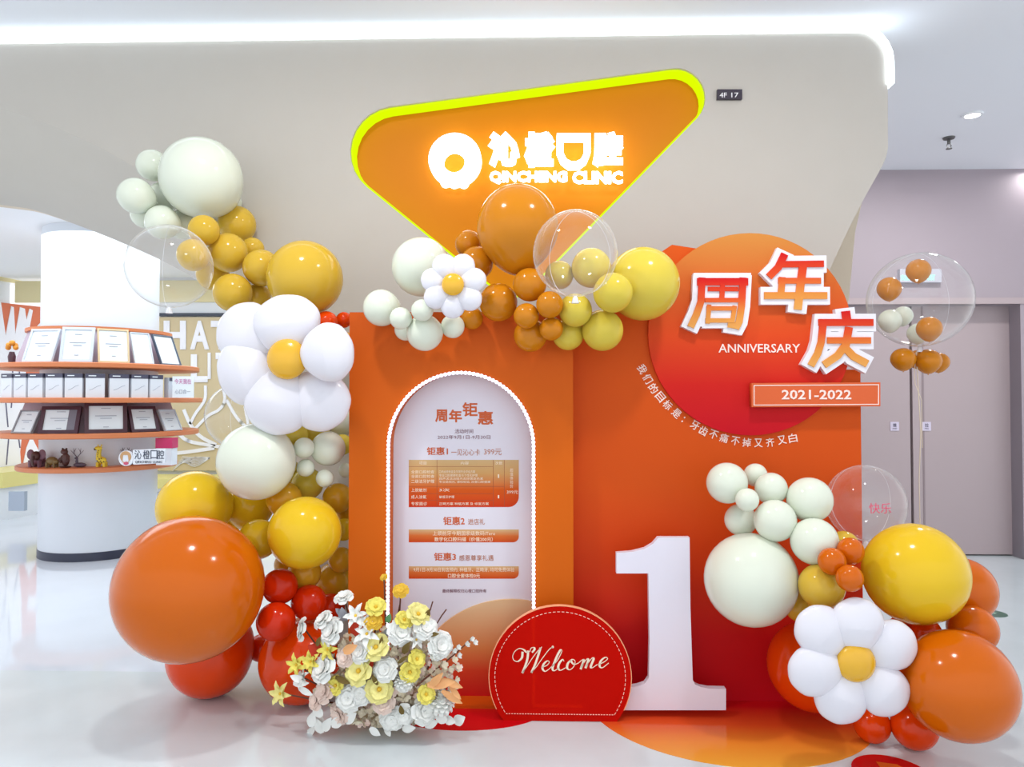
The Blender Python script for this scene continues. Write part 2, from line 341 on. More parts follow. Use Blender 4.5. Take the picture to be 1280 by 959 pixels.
# benches along the walls
m_cush = mat('bench_cushion_yellow', (234,222,140), 0.35); m_base = mat('bench_white', (236,240,244), 0.4)
def bench(x0, x1, label):
    t = thing('bench', ((x0+x1)/2, YB-0.35, 0), label, 'bench')
    MB().bb(x0, x1, YB-0.62, YB-0.06, 0.0, 0.36).build('bench_base', m_base, t)
    MB().bb(x0, x1, YB-0.64, YB-0.06, 0.36, 0.47).build('seat_cushion', m_cush, t)
    return t
t = bench(P(180,600,YB).x, P(400,600,YB).x, 'low white bench with yellow cushion under the tan mural')
p = P(195,623,YB-0.62); MB().bb(p.x-0.08, p.x+0.30, YB-0.63, YB-0.61, 0.1, 0.32).build('grey_reflection', mat('reflection_grey', (176,180,186), 0.4), t)  # grey slab that paints the reflection low on the bench base
a, nn = leftw(-60, 600); b, _ = leftw(36, 600); a.z = b.z = 0; nn = nn if nn.y < 0 else -nn
def slab(p0, p1, d0, d1, z0, z1):
    return MB().add([Vector((p.x, p.y, z))+nn*d for z in (z0, z1) for p, d in ((p0,d0),(p1,d0),(p1,d1),(p0,d1))], [(0,3,2,1),(4,5,6,7),(0,1,5,4),(1,2,6,5),(2,3,7,6),(3,0,4,7)])
t = thing('bench', (a+b)/2+nn*0.3, 'white bench with yellow cushion under the orange and white mural', 'bench')
slab(a, b, 0.05, 0.62, 0.0, 0.38).build('bench_base', m_base, t); slab(a, b, 0.05, 0.66, 0.38, 0.56).build('seat_cushion', m_cush, t)
q = P(24,626,8.0); MB().box((q.x, q.y-0.02, q.z), S(20,q), 0.05, S(24,q)).build('floor_display', mat('grey_panel', (176,188,204), 0.4))
o = bpy.data.objects['floor_display']; o.name = 'wall_plate'; o.parent = t; WL[o] = WL[t]; o.location = o.location-t.location; 

# ------------------------------------------------------------------ the column and its shelves
YC = 6.76; cx = P(126,500,YC).x; CC = Vector((cx, YC, 0)); RC = 0.485
m_col = mat('column_white', (226,232,240), 0.3); m_shelf = mat('shelf_orange', (214,128,82), 0.4); m_mauve = mat('shelf_back_mauve', (186,170,186), 0.5)
col = thing('display_column', CC, 'round white column ringed by four orange edged shelves', 'column')
MB().lathe([(RC,0.07),(RC,2.95)], CC, 48).build('shaft', m_col, col)
MB().lathe([(0,0),(RC+0.004,0),(RC+0.004,0.075),(RC-0.01,0.075)], CC, 48).build('base_band', mat('column_base_dark', (52,56,76), 0.3), col)
def zat(py, r): return P(126, py, YC-r).z
SH = [(0.845, zat(452,0.845)), (0.875, zat(497,0.875)), (0.845, zat(543,0.845)), (0.66, zat(586,0.66))]
for r, z in SH:
    sh = MB().lathe([(RC-0.01,z-0.045),(r-0.01,z-0.045),(r,z-0.038),(r,z-0.006),(r-0.01,z),(RC-0.01,z),(RC-0.01,z-0.045)], CC, 64).build('shelf', m_shelf, col)
for i in (0, 2):
    r, z = SH[i]; h = 0.30 if i == 0 else 0.27
    MB().lathe([(r-0.17,z),(r-0.17-(0.10 if i == 0 else 0.09),z+h)], CC, 64).build('sloping_back', m_mauve, col)
    if i == 0: MB().lathe([(r-0.275,z+h-0.01),(r-0.245,z+h-0.01),(r-0.245,z+h+0.02),(r-0.275,z+h+0.02),(r-0.275,z+h-0.01)], CC, 64).build('top_rail', m_shelf, col)
def ringpt(px, rr):                     # front point of a ring of radius rr seen at photo column px
    d = ray(px, 500); d.z = 0; d.normalize(); c = Vector((cx, YC)); D = Vector((d.x, d.y))
    b = D.dot(c); disc = rr*rr-(c.length_squared-b*b)
    if disc < 0: k = b; q = D*k; v = (q-c).normalized()*rr; q = c+v
    else: q = D*(b-math.sqrt(disc))
    v = (q-c).normalized(); return Vector((q.x, q.y, 0)), Vector((v.x, v.y, 0))
m_paper = mat('certificate_paper', (232,240,246), 0.5); m_gold = mat('frame_champagne', (214,190,150), 0.35); m_dark = mat('frame_dark_wood', (72,38,52), 0.35)
m_ink = mat('grey_print', (164,170,186), 0.6); m_red = mat('red_print', (190,60,70), 0.6)
m_clear = mat('frame_silver', (206,214,226), 0.25)
def framed(px0, px1, z, h, rr, lean, fr, border, label, group=None, inner=None, name='certificate', lines=True, stripe=None):
    pm, n = ringpt((px0+px1)/2, rr); w = S(px1-px0, pm+Vector((0,0,EYE))); tx = Vector((-n.y, n.x, 0)); 
    if tx.x < 0: tx = -tx
    ppm = abs(proj(pm+tx*0.05)-proj(pm-tx*0.05))/0.1; w = min((px1-px0)/max(ppm,60), 0.44)
    up = (Vector((0,0,1))*math.cos(lean)-n*math.sin(lean)); nn_ = tx.cross(up); nn_ = nn_ if nn_.dot(n) > 0 else -nn_
    R = Matrix((tx, -nn_, up)).transposed(); base = Vector((pm.x, pm.y, z))
    t = thing(name, base, label, 'certificate', group); c = base+up*(h/2)+nn_*0.0
    for sx in (-1,1): MB().box(c+tx*(sx*(w-border)/2), border, 0.022, h, R).build('frame_side', fr, t)
    for sz in (-1,1): MB().box(c+up*(sz*(h-border)/2), w-2*border, 0.022, border, R).build('frame_side', fr, t)
    pp = MB().box(c-nn_*0.004, w-border*1.9, 0.010, h-border*1.9, R).build('paper', inner or m_paper, t)
    if lines:
        mb = MB()
        for k, (yy, ww) in enumerate(((0.30,0.25),(0.06,0.55),(-0.02,0.30),(-0.30,0.14))):
            mb.box(c+up*(yy*h)+nn_*0.003, w*ww*0.9, 0.004, h*0.016, R)
        tag(mb.build('printed_lines', m_ink, pp), kind='stuff')
    if stripe: MB().box(c+tx*(w*0.30)+nn_*0.004, w*0.2, 0.006, h-border*2, R).build('side_panel', stripe, pp)
    MB().box(c-nn_*0.03-up*(h*0.2), w*0.12, 0.03, h*0.5, R).build('stand', fr, t)
    return t
r, z = SH[0]; rr = r-0.06
framed(27,64,z,0.30,rr,0.36,m_clear,0.016,'pale certificate on the top shelf, first from the orange mural', None)
framed(73,115,z,0.31,rr,0.30,m_clear,0.022,'certificate in a silver double frame on the top shelf')
framed(122,162,z,0.305,rr,0.30,m_gold,0.014,'certificate in a champagne frame with dark foot on top shelf')
framed(168,192,z,0.29,rr,0.34,m_clear,0.008,'thin rimmed blank certificate beside the champagne framed one', None, lines=False)
framed(201,226,z,0.29,rr,0.38,mat('frame_slate', (78,88,106), 0.4),0.010,'blank certificate in slate frame at the end of top shelf', None, lines=False)
pm, n = ringpt(14, rr); t = thing('flower_vase', (pm.x, pm.y, z), 'tiny dark vase of orange flowers at the top shelf end', 'vase')
MB().lathe([(0,0),(0.025,0),(0.03,0.05),(0.018,0.09),(0,0.09)], (pm.x,pm.y,z), 12).build('vase_body', mat('dark_vase', (80,48,60), 0.3), t)
for k in range(6):
    a = k*1.05; MB().ball((pm.x+0.032*math.cos(a), pm.y+0.02*math.sin(a), z+0.125+0.02*(k%3)), 0.022, 8).build('blossom', mat('vase_blossom', (226,150,50), 0.5), t)
r, z = SH[1]; rr = r-0.075
m_bx = mat('box_white', (226,230,238), 0.4); m_bt = mat('box_slate_band', (78,78,98), 0.4)
ORD = ('first','second','third','fourth','fifth','sixth','seventh','eighth','ninth')
bx = [(6,19),(21,36),(38,56),(59,80),(82,104),(107,131),(136,160),(162.5,183),(185,201)]
for i, (a, b) in enumerate(bx):
    pm, n = ringpt((a+b)/2, rr); tx = Vector((-n.y,n.x,0)); tx = tx if tx.x > 0 else -tx; w = min(0.175, (b-a)/max(60, abs(proj(pm+tx*0.05)-proj(pm-tx*0.05))/0.1))
    h = 0.198; R = Matrix((tx,-n,Vector((0,0,1)))).transposed(); base = Vector((pm.x,pm.y,z))
    t = thing('product_box', base, 'white slate banded product box, '+('next to' if i == 8 else ORD[8-i]+' along from')+' the clear brochure holder', 'box', 'product boxes on the second shelf')
    MB().box(base+Vector((0,0,h/2)), w, 0.06, h, R).build('box_body', m_bx, t)
    bd = MB().box(base+Vector((0,0,h-0.017)), w+0.003, 0.063, 0.036, R).build('box_band', m_bt, t)
    MB().box(base+n*0.033+Vector((0,0,h-0.017))-tx*w*0.15, w*0.4, 0.002, 0.008, R).build('lettering', m_paper, bd)
    mb = MB(); c = base+n*0.0305+Vector((0,0,h*0.42))
    mb.tube([c+tx*(w*q)+Vector((0,0,0.02*math.sin(q*5))) for q in (-0.3,-0.15,0,0.12,0.3)], 0.0018, 4); mb.build('line_drawing', m_ink, t)
pm, n = ringpt(211.5, rr); R = Matrix((Vector((-n.y,n.x,0)),-n,Vector((0,0,1)))).transposed()
t = thing('brochure_holder', (pm.x,pm.y,z), 'grey clear brochure holder between the boxes and the white notice', 'holder')
MB().box((pm.x,pm.y,z+0.09), 0.07, 0.05, 0.18, R).build('holder_body', m_clear, t); MB().box((pm.x,pm.y,z+0.165), 0.055, 0.056, 0.03, R).build('dark_card', m_bt, t)
pn = P(229, 482, YC-0.30); t = thing('notice_card', (pn.x, pn.y, z), 'white notice card with pink writing at the second shelf end', 'sign')
MB().box((pn.x, pn.y, z+0.095), 0.19, 0.012, 0.19).build('card', m_paper, t)
m_pink = mat('pink_print', (206,120,180), 0.5)
letters_on(MB(), '今天我在', (pn.x,pn.y-0.007,z+0.145), (1,0,0), (0,0,1), 0.15, 0.045).build('lettering', m_pink, t)
letters_on(MB(), '心口合一', (pn.x,pn.y-0.007,z+0.055), (1,0,0), (0,0,1), 0.14, 0.04).build('lettering', m_ink, t)
r, z = SH[2]; rr = r-0.07
framed(15,40,z,0.21,rr,0.42,mat('frame_grey', (150,152,160), 0.4),0.012,'grey landscape certificate on third shelf, next to the flame mural')
framed(48,98,z,0.235,rr,0.30,m_dark,0.030,'dark wooden frame holding certificate with grey side panel', None, stripe=mat('panel_grey', (120,116,128), 0.5))
framed(106,160,z,0.265,rr,0.22,m_dark,0.032,'widest dark wooden frame with certificate on the third shelf')
framed(165,200,z,0.235,rr,0.34,m_dark,0.026,'dark wooden framed red lettered certificate on the third shelf', None)
framed(207,228,z,0.21,rr,0.42,m_clear,0.010,'small silver certificate at the right end of third shelf'.replace('right ', 'notice card '), None)
# figurines on the lowest shelf
r, z = SH[3]; rr = r-0.09
m_br = mat('figurine_brown', (92,56,52), 0.45, noise=0.3); m_pl = mat('figurine_plum', (128,84,100), 0.4, noise=0.2); m_tn = mat('figurine_bronze', (120,98,56), 0.4); m_gi = mat('giraffe_yellow', (240,212,60), 0.45)
def fpt(px): q, n = ringpt(px, rr); return Vector((q.x, q.y, z))
X = Vector((1,0,0)); Z = Vector((0,0,1))
p = fpt(48); t = thing('elephant_figurine', p, 'plum coloured elephant figurine with big ears on the lowest shelf', 'figurine')
MB().ball(p+Z*0.075, (0.065,0.05,0.055), 14).build('body', m_pl, t)
for sx in (-1,1):
    for sy in (-1,1): MB().tube([p+X*0.04*sx+Vector((0,0.03*sy,0.06)), p+X*0.04*sx+Vector((0,0.03*sy,0))], [0.02,0.018], 8).build('leg', m_pl, t)
hd = MB().ball(p+X*0.02+Z*0.10-Vector((0,0.05,0)), 0.04, 12).build('head', m_br, t)
for sx in (-1,1): MB().ball(p+X*(0.02+0.05*sx)+Z*0.11-Vector((0,0.045,0)), (0.034,0.01,0.045), 10).build('ear', m_pl, hd)
MB().tube([p+X*0.02+Vector((0,-0.085,0.10)), p+X*0.02+Vector((0,-0.10,0.06)), p+X*0.03+Vector((0,-0.10,0.015))], [0.016,0.012,0.008], 8).build('trunk', m_br, hd)
p = fpt(66); t = thing('rhino_figurine', p, 'squat bronze animal figurine next to the plum elephant', 'figurine')
MB().ball(p+Z*0.055, (0.05,0.035,0.038), 12).build('body', m_tn, t); hd = MB().ball(p+X*0.045+Z*0.05-Vector((0,0.015,0)), (0.028,0.02,0.02), 10).build('head', m_tn, t)
MB().tube([p+X*0.066+Z*0.06-Vector((0,0.015,0)), p+X*0.078+Z*0.085-Vector((0,0.015,0))], [0.008,0.001], 6).build('horn', m_br, hd)
for sx in (-1,1):
    for sy in (-1,1): MB().tube([p+X*0.032*sx+Vector((0,0.02*sy,0.045)), p+X*0.032*sx+Vector((0,0.02*sy,0))], 0.012, 6).build('leg', m_tn, t)
p = fpt(83); t = thing('bear_figurine', p, 'brown upright animal figurine between bronze animal and antlered deer', 'figurine')
MB().lathe([(0,0),(0.04,0),(0.045,0.01),(0,0.014)], p, 14).build('plinth', m_br, t)
MB().ball(p+Z*0.07, (0.032,0.028,0.06), 12).build('body', m_br, t); hd = MB().ball(p+Z*0.135-X*0.012, (0.03,0.026,0.024), 10).build('head', m_br, t)
for sx in (-1,1): MB().ball(p+Z*0.158+X*(0.016*sx-0.01), 0.010, 6).build('ear', m_br, hd)
for sx in (-1,1): MB().tube([p+Z*0.10+X*0.025*sx, p+Z*0.06+X*0.036*sx-Vector((0,0.02,0)), p+Z*0.045+X*0.02*sx-Vector((0,0.03,0))], [0.012,0.011,0.009], 6).build('arm', m_br, t)
def deer(px, label, s=1.0, dy=0):
    p = fpt(px)+Vector((0,dy,0)); t = thing('deer_figurine', p, label, 'figurine'); m = mat('figurine_slate', (86,74,90), 0.45)
    MB().ball(p+Z*0.02*s, (0.055*s,0.025*s,0.02*s), 12).build('body', m, t)
    MB().tube([p-X*0.02*s+Z*0.02*s, p-X*0.028*s+Z*0.05*s, p-X*0.024*s+Z*0.07*s], [0.014*s,0.010*s,0.008*s], 8).build('neck', m, t)
    hd = MB().ball(p-X*0.03*s+Z*0.075*s, (0.016*s,0.009*s,0.009*s), 8).build('head', m, t)
    for sx in (-1,1):
        b = p-X*0.024*s+Z*0.08*s; mb = MB().tube([b, b+X*0.025*s*sx+Z*0.03*s, b+X*0.03*s*sx+Z*0.075*s], [0.004*s,0.003*s,0.0015*s], 5)
        mb.tube([b+X*0.02*s*sx+Z*0.025*s, b+X*0.055*s*sx+Z*0.06*s], [0.003*s,0.0012*s], 5); mb.tube([b+X*0.027*s*sx+Z*0.045*s, b+X*0.01*s*sx+Z*0.075*s], [0.003*s,0.0012*s], 5)
        mb.build('antler', m, hd)
deer(101, 'slate coloured lying deer figurine with antlers beside the yellow giraffe', 1.05)
deer(158, 'antlered deer figurine standing behind the white clinic sign', 1.0, 0.045)
bpy.data.objects['deer_figurine.001'].location.z += 0.0
p = fpt(127); t = thing('giraffe_figurine', p, 'yellow giraffe figurine with dark spots on the lowest shelf', 'figurine')
MB().ball(p+X*0.008+Z*0.055, (0.042,0.026,0.032), 12).build('body', m_gi, t)
MB().tube([p-X*0.015+Z*0.06, p-X*0.02+Z*0.11, p-X*0.014+Z*0.15], [0.026,0.020,0.017], 10).build('neck', m_gi, t)
hd = MB().ball(p-X*0.022+Z*0.160, (0.034,0.02,0.018), 10).build('head', m_gi, t)
MB().ball(p-X*0.05+Z*0.153, (0.012,0.016,0.012), 8).build('muzzle', m_br, hd)
for sx in (-1,1): MB().tube([p-X*0.012+X*0.012*sx+Z*0.172, p-X*0.010+X*0.016*sx+Z*0.192], [0.004,0.005], 6).build('horn', m_gi, hd)
for sx in (-1,1):
    for sy in (-1,1): MB().tube([p+X*(0.008+0.027*sx)+Vector((0,0.014*sy,0.04)), p+X*(0.008+0.03*sx)+Vector((0,0.016*sy,0))], [0.014,0.012], 8).build('leg', m_gi, t)
mb = MB()
for k in range(14):
    a = random.uniform(-1,1); q = p+X*(0.008+0.034*a)+Vector((0,-0.024+0.012*abs(a),0.035+0.04*random.random())); mb.ball(q, 0.006, 6)
for k in range(6): mb.ball(p-X*(0.016+0.008*random.uniform(-1,1))+Vector((0,-0.02,0.08+0.012*k)), 0.0045, 6)
mb.build('spot', mat('giraffe_spot', (80,60,30), 0.5), t)
# little standing clinic sign
q = P(180,574,YC-rr-0.03); sy = YC-rr-0.03
t = thing('desk_sign', P(182,589,sy), 'small white clinic name sign standing on the lowest shelf', 'sign'); m_sw = mat('sign_acrylic', (238,242,250), 0.3)
fill_part('sign_plate', [[XZ(x, y, sy) for x, y in rounded([(166,562.5),(206,561),(206,579),(166,581)], 1.5, 4)]], sy, sy+0.02, m_sw, t)
MB().prism([XZ(*c, sy) for c in circ(157.5,573,9,9.6,32)], sy-0.004, sy+0.018).build('logo_disc', m_sw, t)
fill_part('logo_ring', [[XZ(*c, sy) for c in circ(157.5,571,6.9,6.9,32)], [XZ(*c, sy) for c in rounded([(154.3,568.8),(160.5,568.8),(161.5,578.4),(153.2,578.4)],1.4,4)]], sy-0.008, sy-0.002, mat('logo_tan', (206,160,112), 0.4), t)
MB().prism([XZ(*c, sy) for c in ((155,580),(155.6,577.6),(157,578.4),(158,576.6),(159.2,578.4),(160.6,577.6),(161,580),(158,581.6))], sy-0.010, sy-0.004).build('logo_tulip', mat('logo_tulip_pink', (214,84,116), 0.4), t)
mk = mat('sign_navy', (52,62,84), 0.4)
for ch, x in (('沁',172.5),('橙',183),('口',192.5),('腔',201)): letters(MB(), ch, (x-4.2,563,x+4.2,574), sy, 0.003).build('lettering', mk, t)
letters(MB(), 'QINCHENG CLINIC', (169,576.2,203,579.4), sy, 0.003).build('lettering', mk, t)
p = P(205,563,YC-0.32); t = thing('gift_box', (p.x,p.y,z), 'pink and white gift box behind the clinic name sign', 'box')
MB().bb(p.x-0.07,p.x+0.07,p.y,p.y+0.1,z,z+0.15).build('box_body', m_sw, t); MB().bb(p.x-0.075,p.x+0.075,p.y-0.005,p.y+0.105,z+0.15,z+0.24).build('box_lid', mat('gift_pink', (206,44,104), 0.4), t)
# ------------------------------------------------------------------ illuminated sign in the fascia niche
sign = thing('illuminated_sign', P(650,383,YF+0.1), 'glowing white clinic name on a rounded orange triangle with yellow rim', 'sign')
m_face = mat('sign_orange', (216,128,16), 0.45, 0.12)
YS = YF+0.115
big = [(x+(x-655)*0.05, y+(y-190)*0.08) for x, y in tri_px]
fill_part('sign_face', [[XZ(x, y, YF) for x, y in big]], YS, YS+0.02, m_face, sign)
m_neon = mat('neon_yellow', (70,84,0), 0.6, spec=0.1, emit=0.95, ecol=(200,232,0))
mb = MB(); N = len(tri); cen = Vector((sum(p[0] for p in tri)/N, sum(p[1] for p in tri)/N)); ring = []
for k, Yk, ins in ((0, YF+0.015, 0.002), (1, YS-0.005, 0.002), (2, YS-0.005, 0.012), (3, YF+0.015, 0.012)):
    for i in range(N):
        t = (Vector(tri[(i+1)%N])-Vector(tri[i-1])).normalized(); nrm = Vector((-t.y, t.x)); nrm = nrm if nrm.dot(cen-Vector(tri[i])) > 0 else -nrm
        q = Vector(tri[i])+nrm*ins; ring.append((q.x, Yk, q.y))
mb.add(ring, [(k*N+i, k*N+(i+1)%N, ((k+1)%4)*N+(i+1)%N, ((k+1)%4)*N+i) for k in range(4) for i in range(N)])
mb.build('light_rim', m_neon, sign)
m_let = mat('letter_glow', (238,246,255), 0.4, emit=1.9)
YL = YS-0.06
def lpx(x, y): return XZ(x, y, YL)
rg = [[lpx(*c) for c in circ(568.5,199,33,33,48)], [lpx(*c) for c in circ(567.5,202,13.5,13.5,24)]]
fill_part('logo_ring', rg, YL, YL+0.05, m_let, sign)
for x, y, r in ((556,226,6.5),(567,226,7.5),(579,227,6.5)): MB().prism([lpx(*c) for c in circ(x,y,r,r,20)], YL-0.003, YL+0.045).build('logo_petal', m_let, sign)
for ch, x0, x1, y0, y1 in (('沁',610,650,166,211),('橙',655,694,166,211),('腔',740,779,166,211)):
    letters(MB(), ch, (x0,y0,x1,y1), YL, 0.04, 0.085).build('lettering', m_let, sign)
u_o = [(696,168),(738,168),(738,192),(733,204),(724,211),(710,211),(701,204),(696,192)]; u_i = [(704,176),(730,176),(730,192),(726,200),(720,203),(714,203),(708,200),(704,192)]
fill_part('lettering', [[lpx(*c) for c in u_o], [lpx(*c) for c in u_i]], YL-0.02, YL+0.03, m_let, sign)
letters(MB(), 'QINCHENG', (612,215.5,709,231.5), YL, 0.04, 0.05).build('lettering', m_let, sign)
letters(MB(), 'CLINIC', (715,215.5,778,231.5), YL, 0.04, 0.05).build('lettering', m_let, sign)
t = thing('unit_number_plate', P(911,125,YF-0.01), 'small black plate reading 4F 17 on the beige fascia', 'sign')
MB().prism([XZ(x,y,YF) for x,y in ((895.5,113.5),(926.5,113.5),(926.5,125.5),(895.5,125.5))], YF-0.02, YF+0.002).build('plate', mat('plate_black', (52,42,58), 0.4), t)
m_wp = mat('white_print', (240,238,240), 0.5)
letters(MB(), '4F', (899.5,116,908.5,122), YF-0.02, 0.003, 0.01).build('lettering', m_wp, t); letters(MB(), '17', (914,116,923,122), YF-0.02, 0.003, 0.01).build('lettering', m_wp, t)
# exit sign on the corridor wall
t = thing('exit_sign', P(1147,354,YD-0.02), 'pale exit sign with green lettering over the corridor doors', 'sign')
MB().prism([XZ(x,y,YD) for x,y in ((1121.5,337.5),(1173,337.5),(1173,354),(1121.5,354))], YD-0.05, YD+0.003).build('sign_box', mat('exit_plate', (196,196,208), 0.3), t)
m_gr = mat('exit_green', (150,255,225), 0.5, emit=0.7)
letters(MB(), '安全出口', (1126,343.5,1145,350.5), YD-0.05, 0.004, 0.02).build('lettering', m_gr, t); letters(MB(), 'EXIT OUT', (1148,343.5,1168.5,350.5), YD-0.05, 0.004, 0.02).build('lettering', m_gr, t)

# ------------------------------------------------------------------ ceiling fittings
m_lamp = mat('downlight_glow', (250,252,255), 0.4, emit=9.0); m_rim = mat('downlight_rim', (236,238,242), 0.4)
def downlight(x, y, label, power, r=0.055, group=None, size=0.22):
    t = thing('downlight', (x, y, CEIL), label, 'light', group)
    MB().lathe([(r,-0.012),(r+0.018,-0.012),(r+0.02,0.0),(r,0.0),(r,-0.012)], (x,y,CEIL), 24).build('trim_ring', m_rim, t)
    MB().lathe([(0,-0.006),(r,-0.006),(r,0.0)], (x,y,CEIL), 24).build('diffuser', m_lamp, t)
    l = bpy.data.lights.new('downlight_beam', 'AREA'); l.shape = 'DISK'; l.size = size; l.energy = power; l.color = (1,0.985,0.96)
    o = bpy.data.objects.new('downlight_beam', l); COL.objects.link(o); o.parent = t; o.location = (0,0,-0.03)
g = G(1215.5,143,CEIL); downlight(g.x, g.y, 'round white downlight beside the sprinkler', 26, 0.05)
g = G(1281,216,CEIL); downlight(g.x, min(g.y, YD-0.12), 'bright downlight washing the corridor wall', 1.6, 0.05)
for x, y in ((-1.0,2.3),(1.0,2.3)):
    downlight(x, y, 'downlight in the mall ceiling before the balloon display', 19, 0.06, 'downlights before the display')
g = G(1186,172,CEIL); t = thing('sprinkler', (g.x,g.y,CEIL), 'small grey fire sprinkler hanging from the white ceiling', 'sprinkler'); m_sp = mat('sprinkler_steel', (96,96,96), 0.4, metal=0.5)
MB().lathe([(0,0),(0.045,0),(0.04,-0.012),(0.012,-0.018),(0.012,-0.05),(0,-0.05)], (g.x,g.y,CEIL), 16).build('body', m_sp, t)
for s_ in (-1,1): MB().tube([(g.x+0.01*s_,g.y,CEIL-0.05),(g.x+0.018*s_,g.y,CEIL-0.065),(g.x+0.004*s_,g.y,CEIL-0.085)], 0.004, 5).build('arm', m_sp, t)
MB().lathe([(0,-0.085),(0.022,-0.085),(0.022,-0.09),(0,-0.09)], (g.x,g.y,CEIL), 12).build('deflector', m_sp, t)

# ------------------------------------------------------------------ the display boards
Y1 = 3.36; Y2 = 3.48
z1 = lambda py: P(640,py,Y1).z
z2 = lambda py: P(900,py,Y2).z
m_b1 = gmat('left_board_print', 2, [(0,(204,82,14)),(0.5,(208,98,16)),(1.1,(210,98,18)),(1.8,(208,90,26))])
m_b2 = gmat('right_board_print', 2, [(0,(198,10,28)),(0.30,(204,22,26)),(0.62,(208,62,20)),(1.0,(210,82,22)),(2.0,(210,84,22))])
lb = thing('arch_display_board', (P(576,880,Y1).x, Y1+0.06, 0), 'orange display board with a white arched offer panel and lights', 'display board')
xa, xb = P(485.5,600,Y1).x, P(667,600,Y1).x; xc = (xa+xb)/2; ra = (xb-xa)/2; zs = P(576,466,Y1).z-ra*1.02
arch = [(xb, 0.015)]+[(xc+ra*math.cos(a), zs+ra*1.02*math.sin(a)) for a in [math.pi*i/32 for i in range(33)]]+[(xa, 0.015)]
xl, xrr, ztop = P(436,600,Y1).x, P(716.5,600,Y1).x, P(576,390,Y1).z
fill_part('board_frame', [[(xl,0),(xrr,0),(xrr,ztop),(xl,ztop)], arch], Y1, Y1+0.12, m_b1, lb)
m_panel = mat('offer_panel_white', (226,224,236), 0.4)
MB().bb(xl+0.02, xrr-0.02, Y1+0.122, Y1+0.14, 0, ztop-0.02).build('offer_panel', m_panel, lb)
YP = Y1+0.122
# strip of light beads on the arch edge; its tail lies along the floor
m_led = mat('led_white', (240,244,255), 0.4, emit=1.7)
path = [(xa, 0.02)]+[(xc+ra*math.cos(a), zs+ra*1.02*math.sin(a)) for a in [math.pi-math.pi*i/60 for i in range(61)]]+[(xb, 0.02),(xb+0.21,0.02)]
mb = MB().ribbon(path, 0.006, Y1-0.004, Y1+0.012); mb.build('led_tape', mat('led_tape_white', (206,186,206), 0.4, emit=0.12), lb, smooth=False)
L = [0]
for a, b in zip(path, path[1:]): L.append(L[-1]+(Vector(b)-Vector(a)).length)
mb = MB(); nb = int(L[-1]/0.0185)
for k in range(nb):
    d = L[-1]*k/(nb-1); i = max(j for j in range(len(L)-1) if L[j] <= d+1e-9); f_ = (d-L[i])/max(1e-9, L[i+1]-L[i])
    q = Vector(path[i]).lerp(Vector(path[i+1]), f_); mb.ball((q.x, Y1-0.006, q.y), (0.0085,0.006,0.0085), 6)
tag(mb.build('led_bead', m_led, lb), kind='stuff')
# the printed offers
m_or = mat('print_orange', (206,92,36), 0.5); m_or2 = mat('print_brown', (186,112,74), 0.5); m_mv = mat('print_plum', (130,76,92), 0.5); m_cr = mat('print_cream', (248,232,208), 0.5)
def txt(body, box, m, bold=0.0, parent=lb, Y=YP, d=0.0015): return letters(MB(), body, box, Y, d, bold).build('lettering', m, parent, smooth=False)
txt('周', (544,512,559,528), m_or, 0.035); txt('年', (561,512,577.5,528), m_or, 0.035); txt('钜', (578,503,597,521), m_or, 0.025); txt('惠', (597,514,616.5,531), m_or, 0.03)
txt('活动时间', (568.5,536.5,591.5,542), m_mv); txt('2022年9月1日-9月30日', (547,544,613,549), m_mv)
txt('钜惠1', (533.5,559,560,569), m_or, 0.02); txt('一见沁心卡', (564,561.5,600,569.5), m_or2); txt('399元', (605,561,627,569), m_or2)
txt('钜惠2', (554,646,581,656.5), m_or, 0.02); txt('进店礼', (585,648.5,606,656), m_or2); txt('钜惠3', (542.5,691,570,701), m_or, 0.02); txt('感恩尊享礼遇', (574,694,617,701), m_or2)
txt('最终解释权归沁橙口腔所有', (553,736.5,608,741), m_mv)
zb = lambda y: P(580,y,YP).z
m_tab = gmat('table_print', 2, [(zb(634),(206,60,26)),(zb(612),(214,92,28)),(zb(592),(214,164,104)),(zb(575),(212,180,130))])
tb = MB().prism([XZ(x,y,YP) for x,y in [(511,575),(648.5,575),(648.5,621)]+circ(635.5,621,13,13,8,0,90)+[(511,634)]], YP-0.0008, YP+0.001).build('price_table', m_tab, lb)
mb = m_ln = mat('table_line', (160,74,34), 0.5)
for x0,y0,x1,y1 in ((546,575,546.5,634),(616.3,575,616.8,634),(630.2,575,630.7,634),(511,583.2,616,583.6),(511,608,616,608.4),(511,617,616,617.4),(511,625.2,616,625.6),(616,608,630,608.4)):
    MB().prism([XZ(x,y,YP) for x,y in ((x0,y0),(x1,y0),(x1,y1),(x0,y1))], YP-0.0014, YP).build('ruled_line', m_ln, tb, smooth=False)
for body, box in (('项目',(524,577,533,581)),('内容',(576,577,586,581)),('次数',(619,577,628,581)),('全面口腔检查',(514,588,543,592)),('全面口腔检查',(514,593.5,543,597.5)),('二级洁牙护理',(514,599.5,543,604)),('口内全景检查及牙周专业评估方案',(549,588,594,591.5)),('专业口腔健康检查与个性化护理',(549,592.5,597,596)),('超声波洁治抛光去除菌斑色素',(549,596.7,604,600)),('专业级抛光, 清除软垢, 改善口腔健康',(549,601,613,604)),
                  ('上脱敏剂',(514,610.5,533,615)),('3次',(549,610.5,562,614.5)),('成人涂氟',(514,619,533,623.5)),('敏感牙护理',(549,619.5,568,623)),('专家面诊',(514,627.5,534,632)),('正畸方案 种植方案 及 修复方案',(549,628,611,631.5)),('1',(622.3,593,624,597.5)),('1',(622.3,619,624,623)),('399元',(633.5,613,647.5,617.5))):
    letters(MB(), body, box, YP, 0.0022, 0).build('lettering', m_cr, tb, smooth=False)
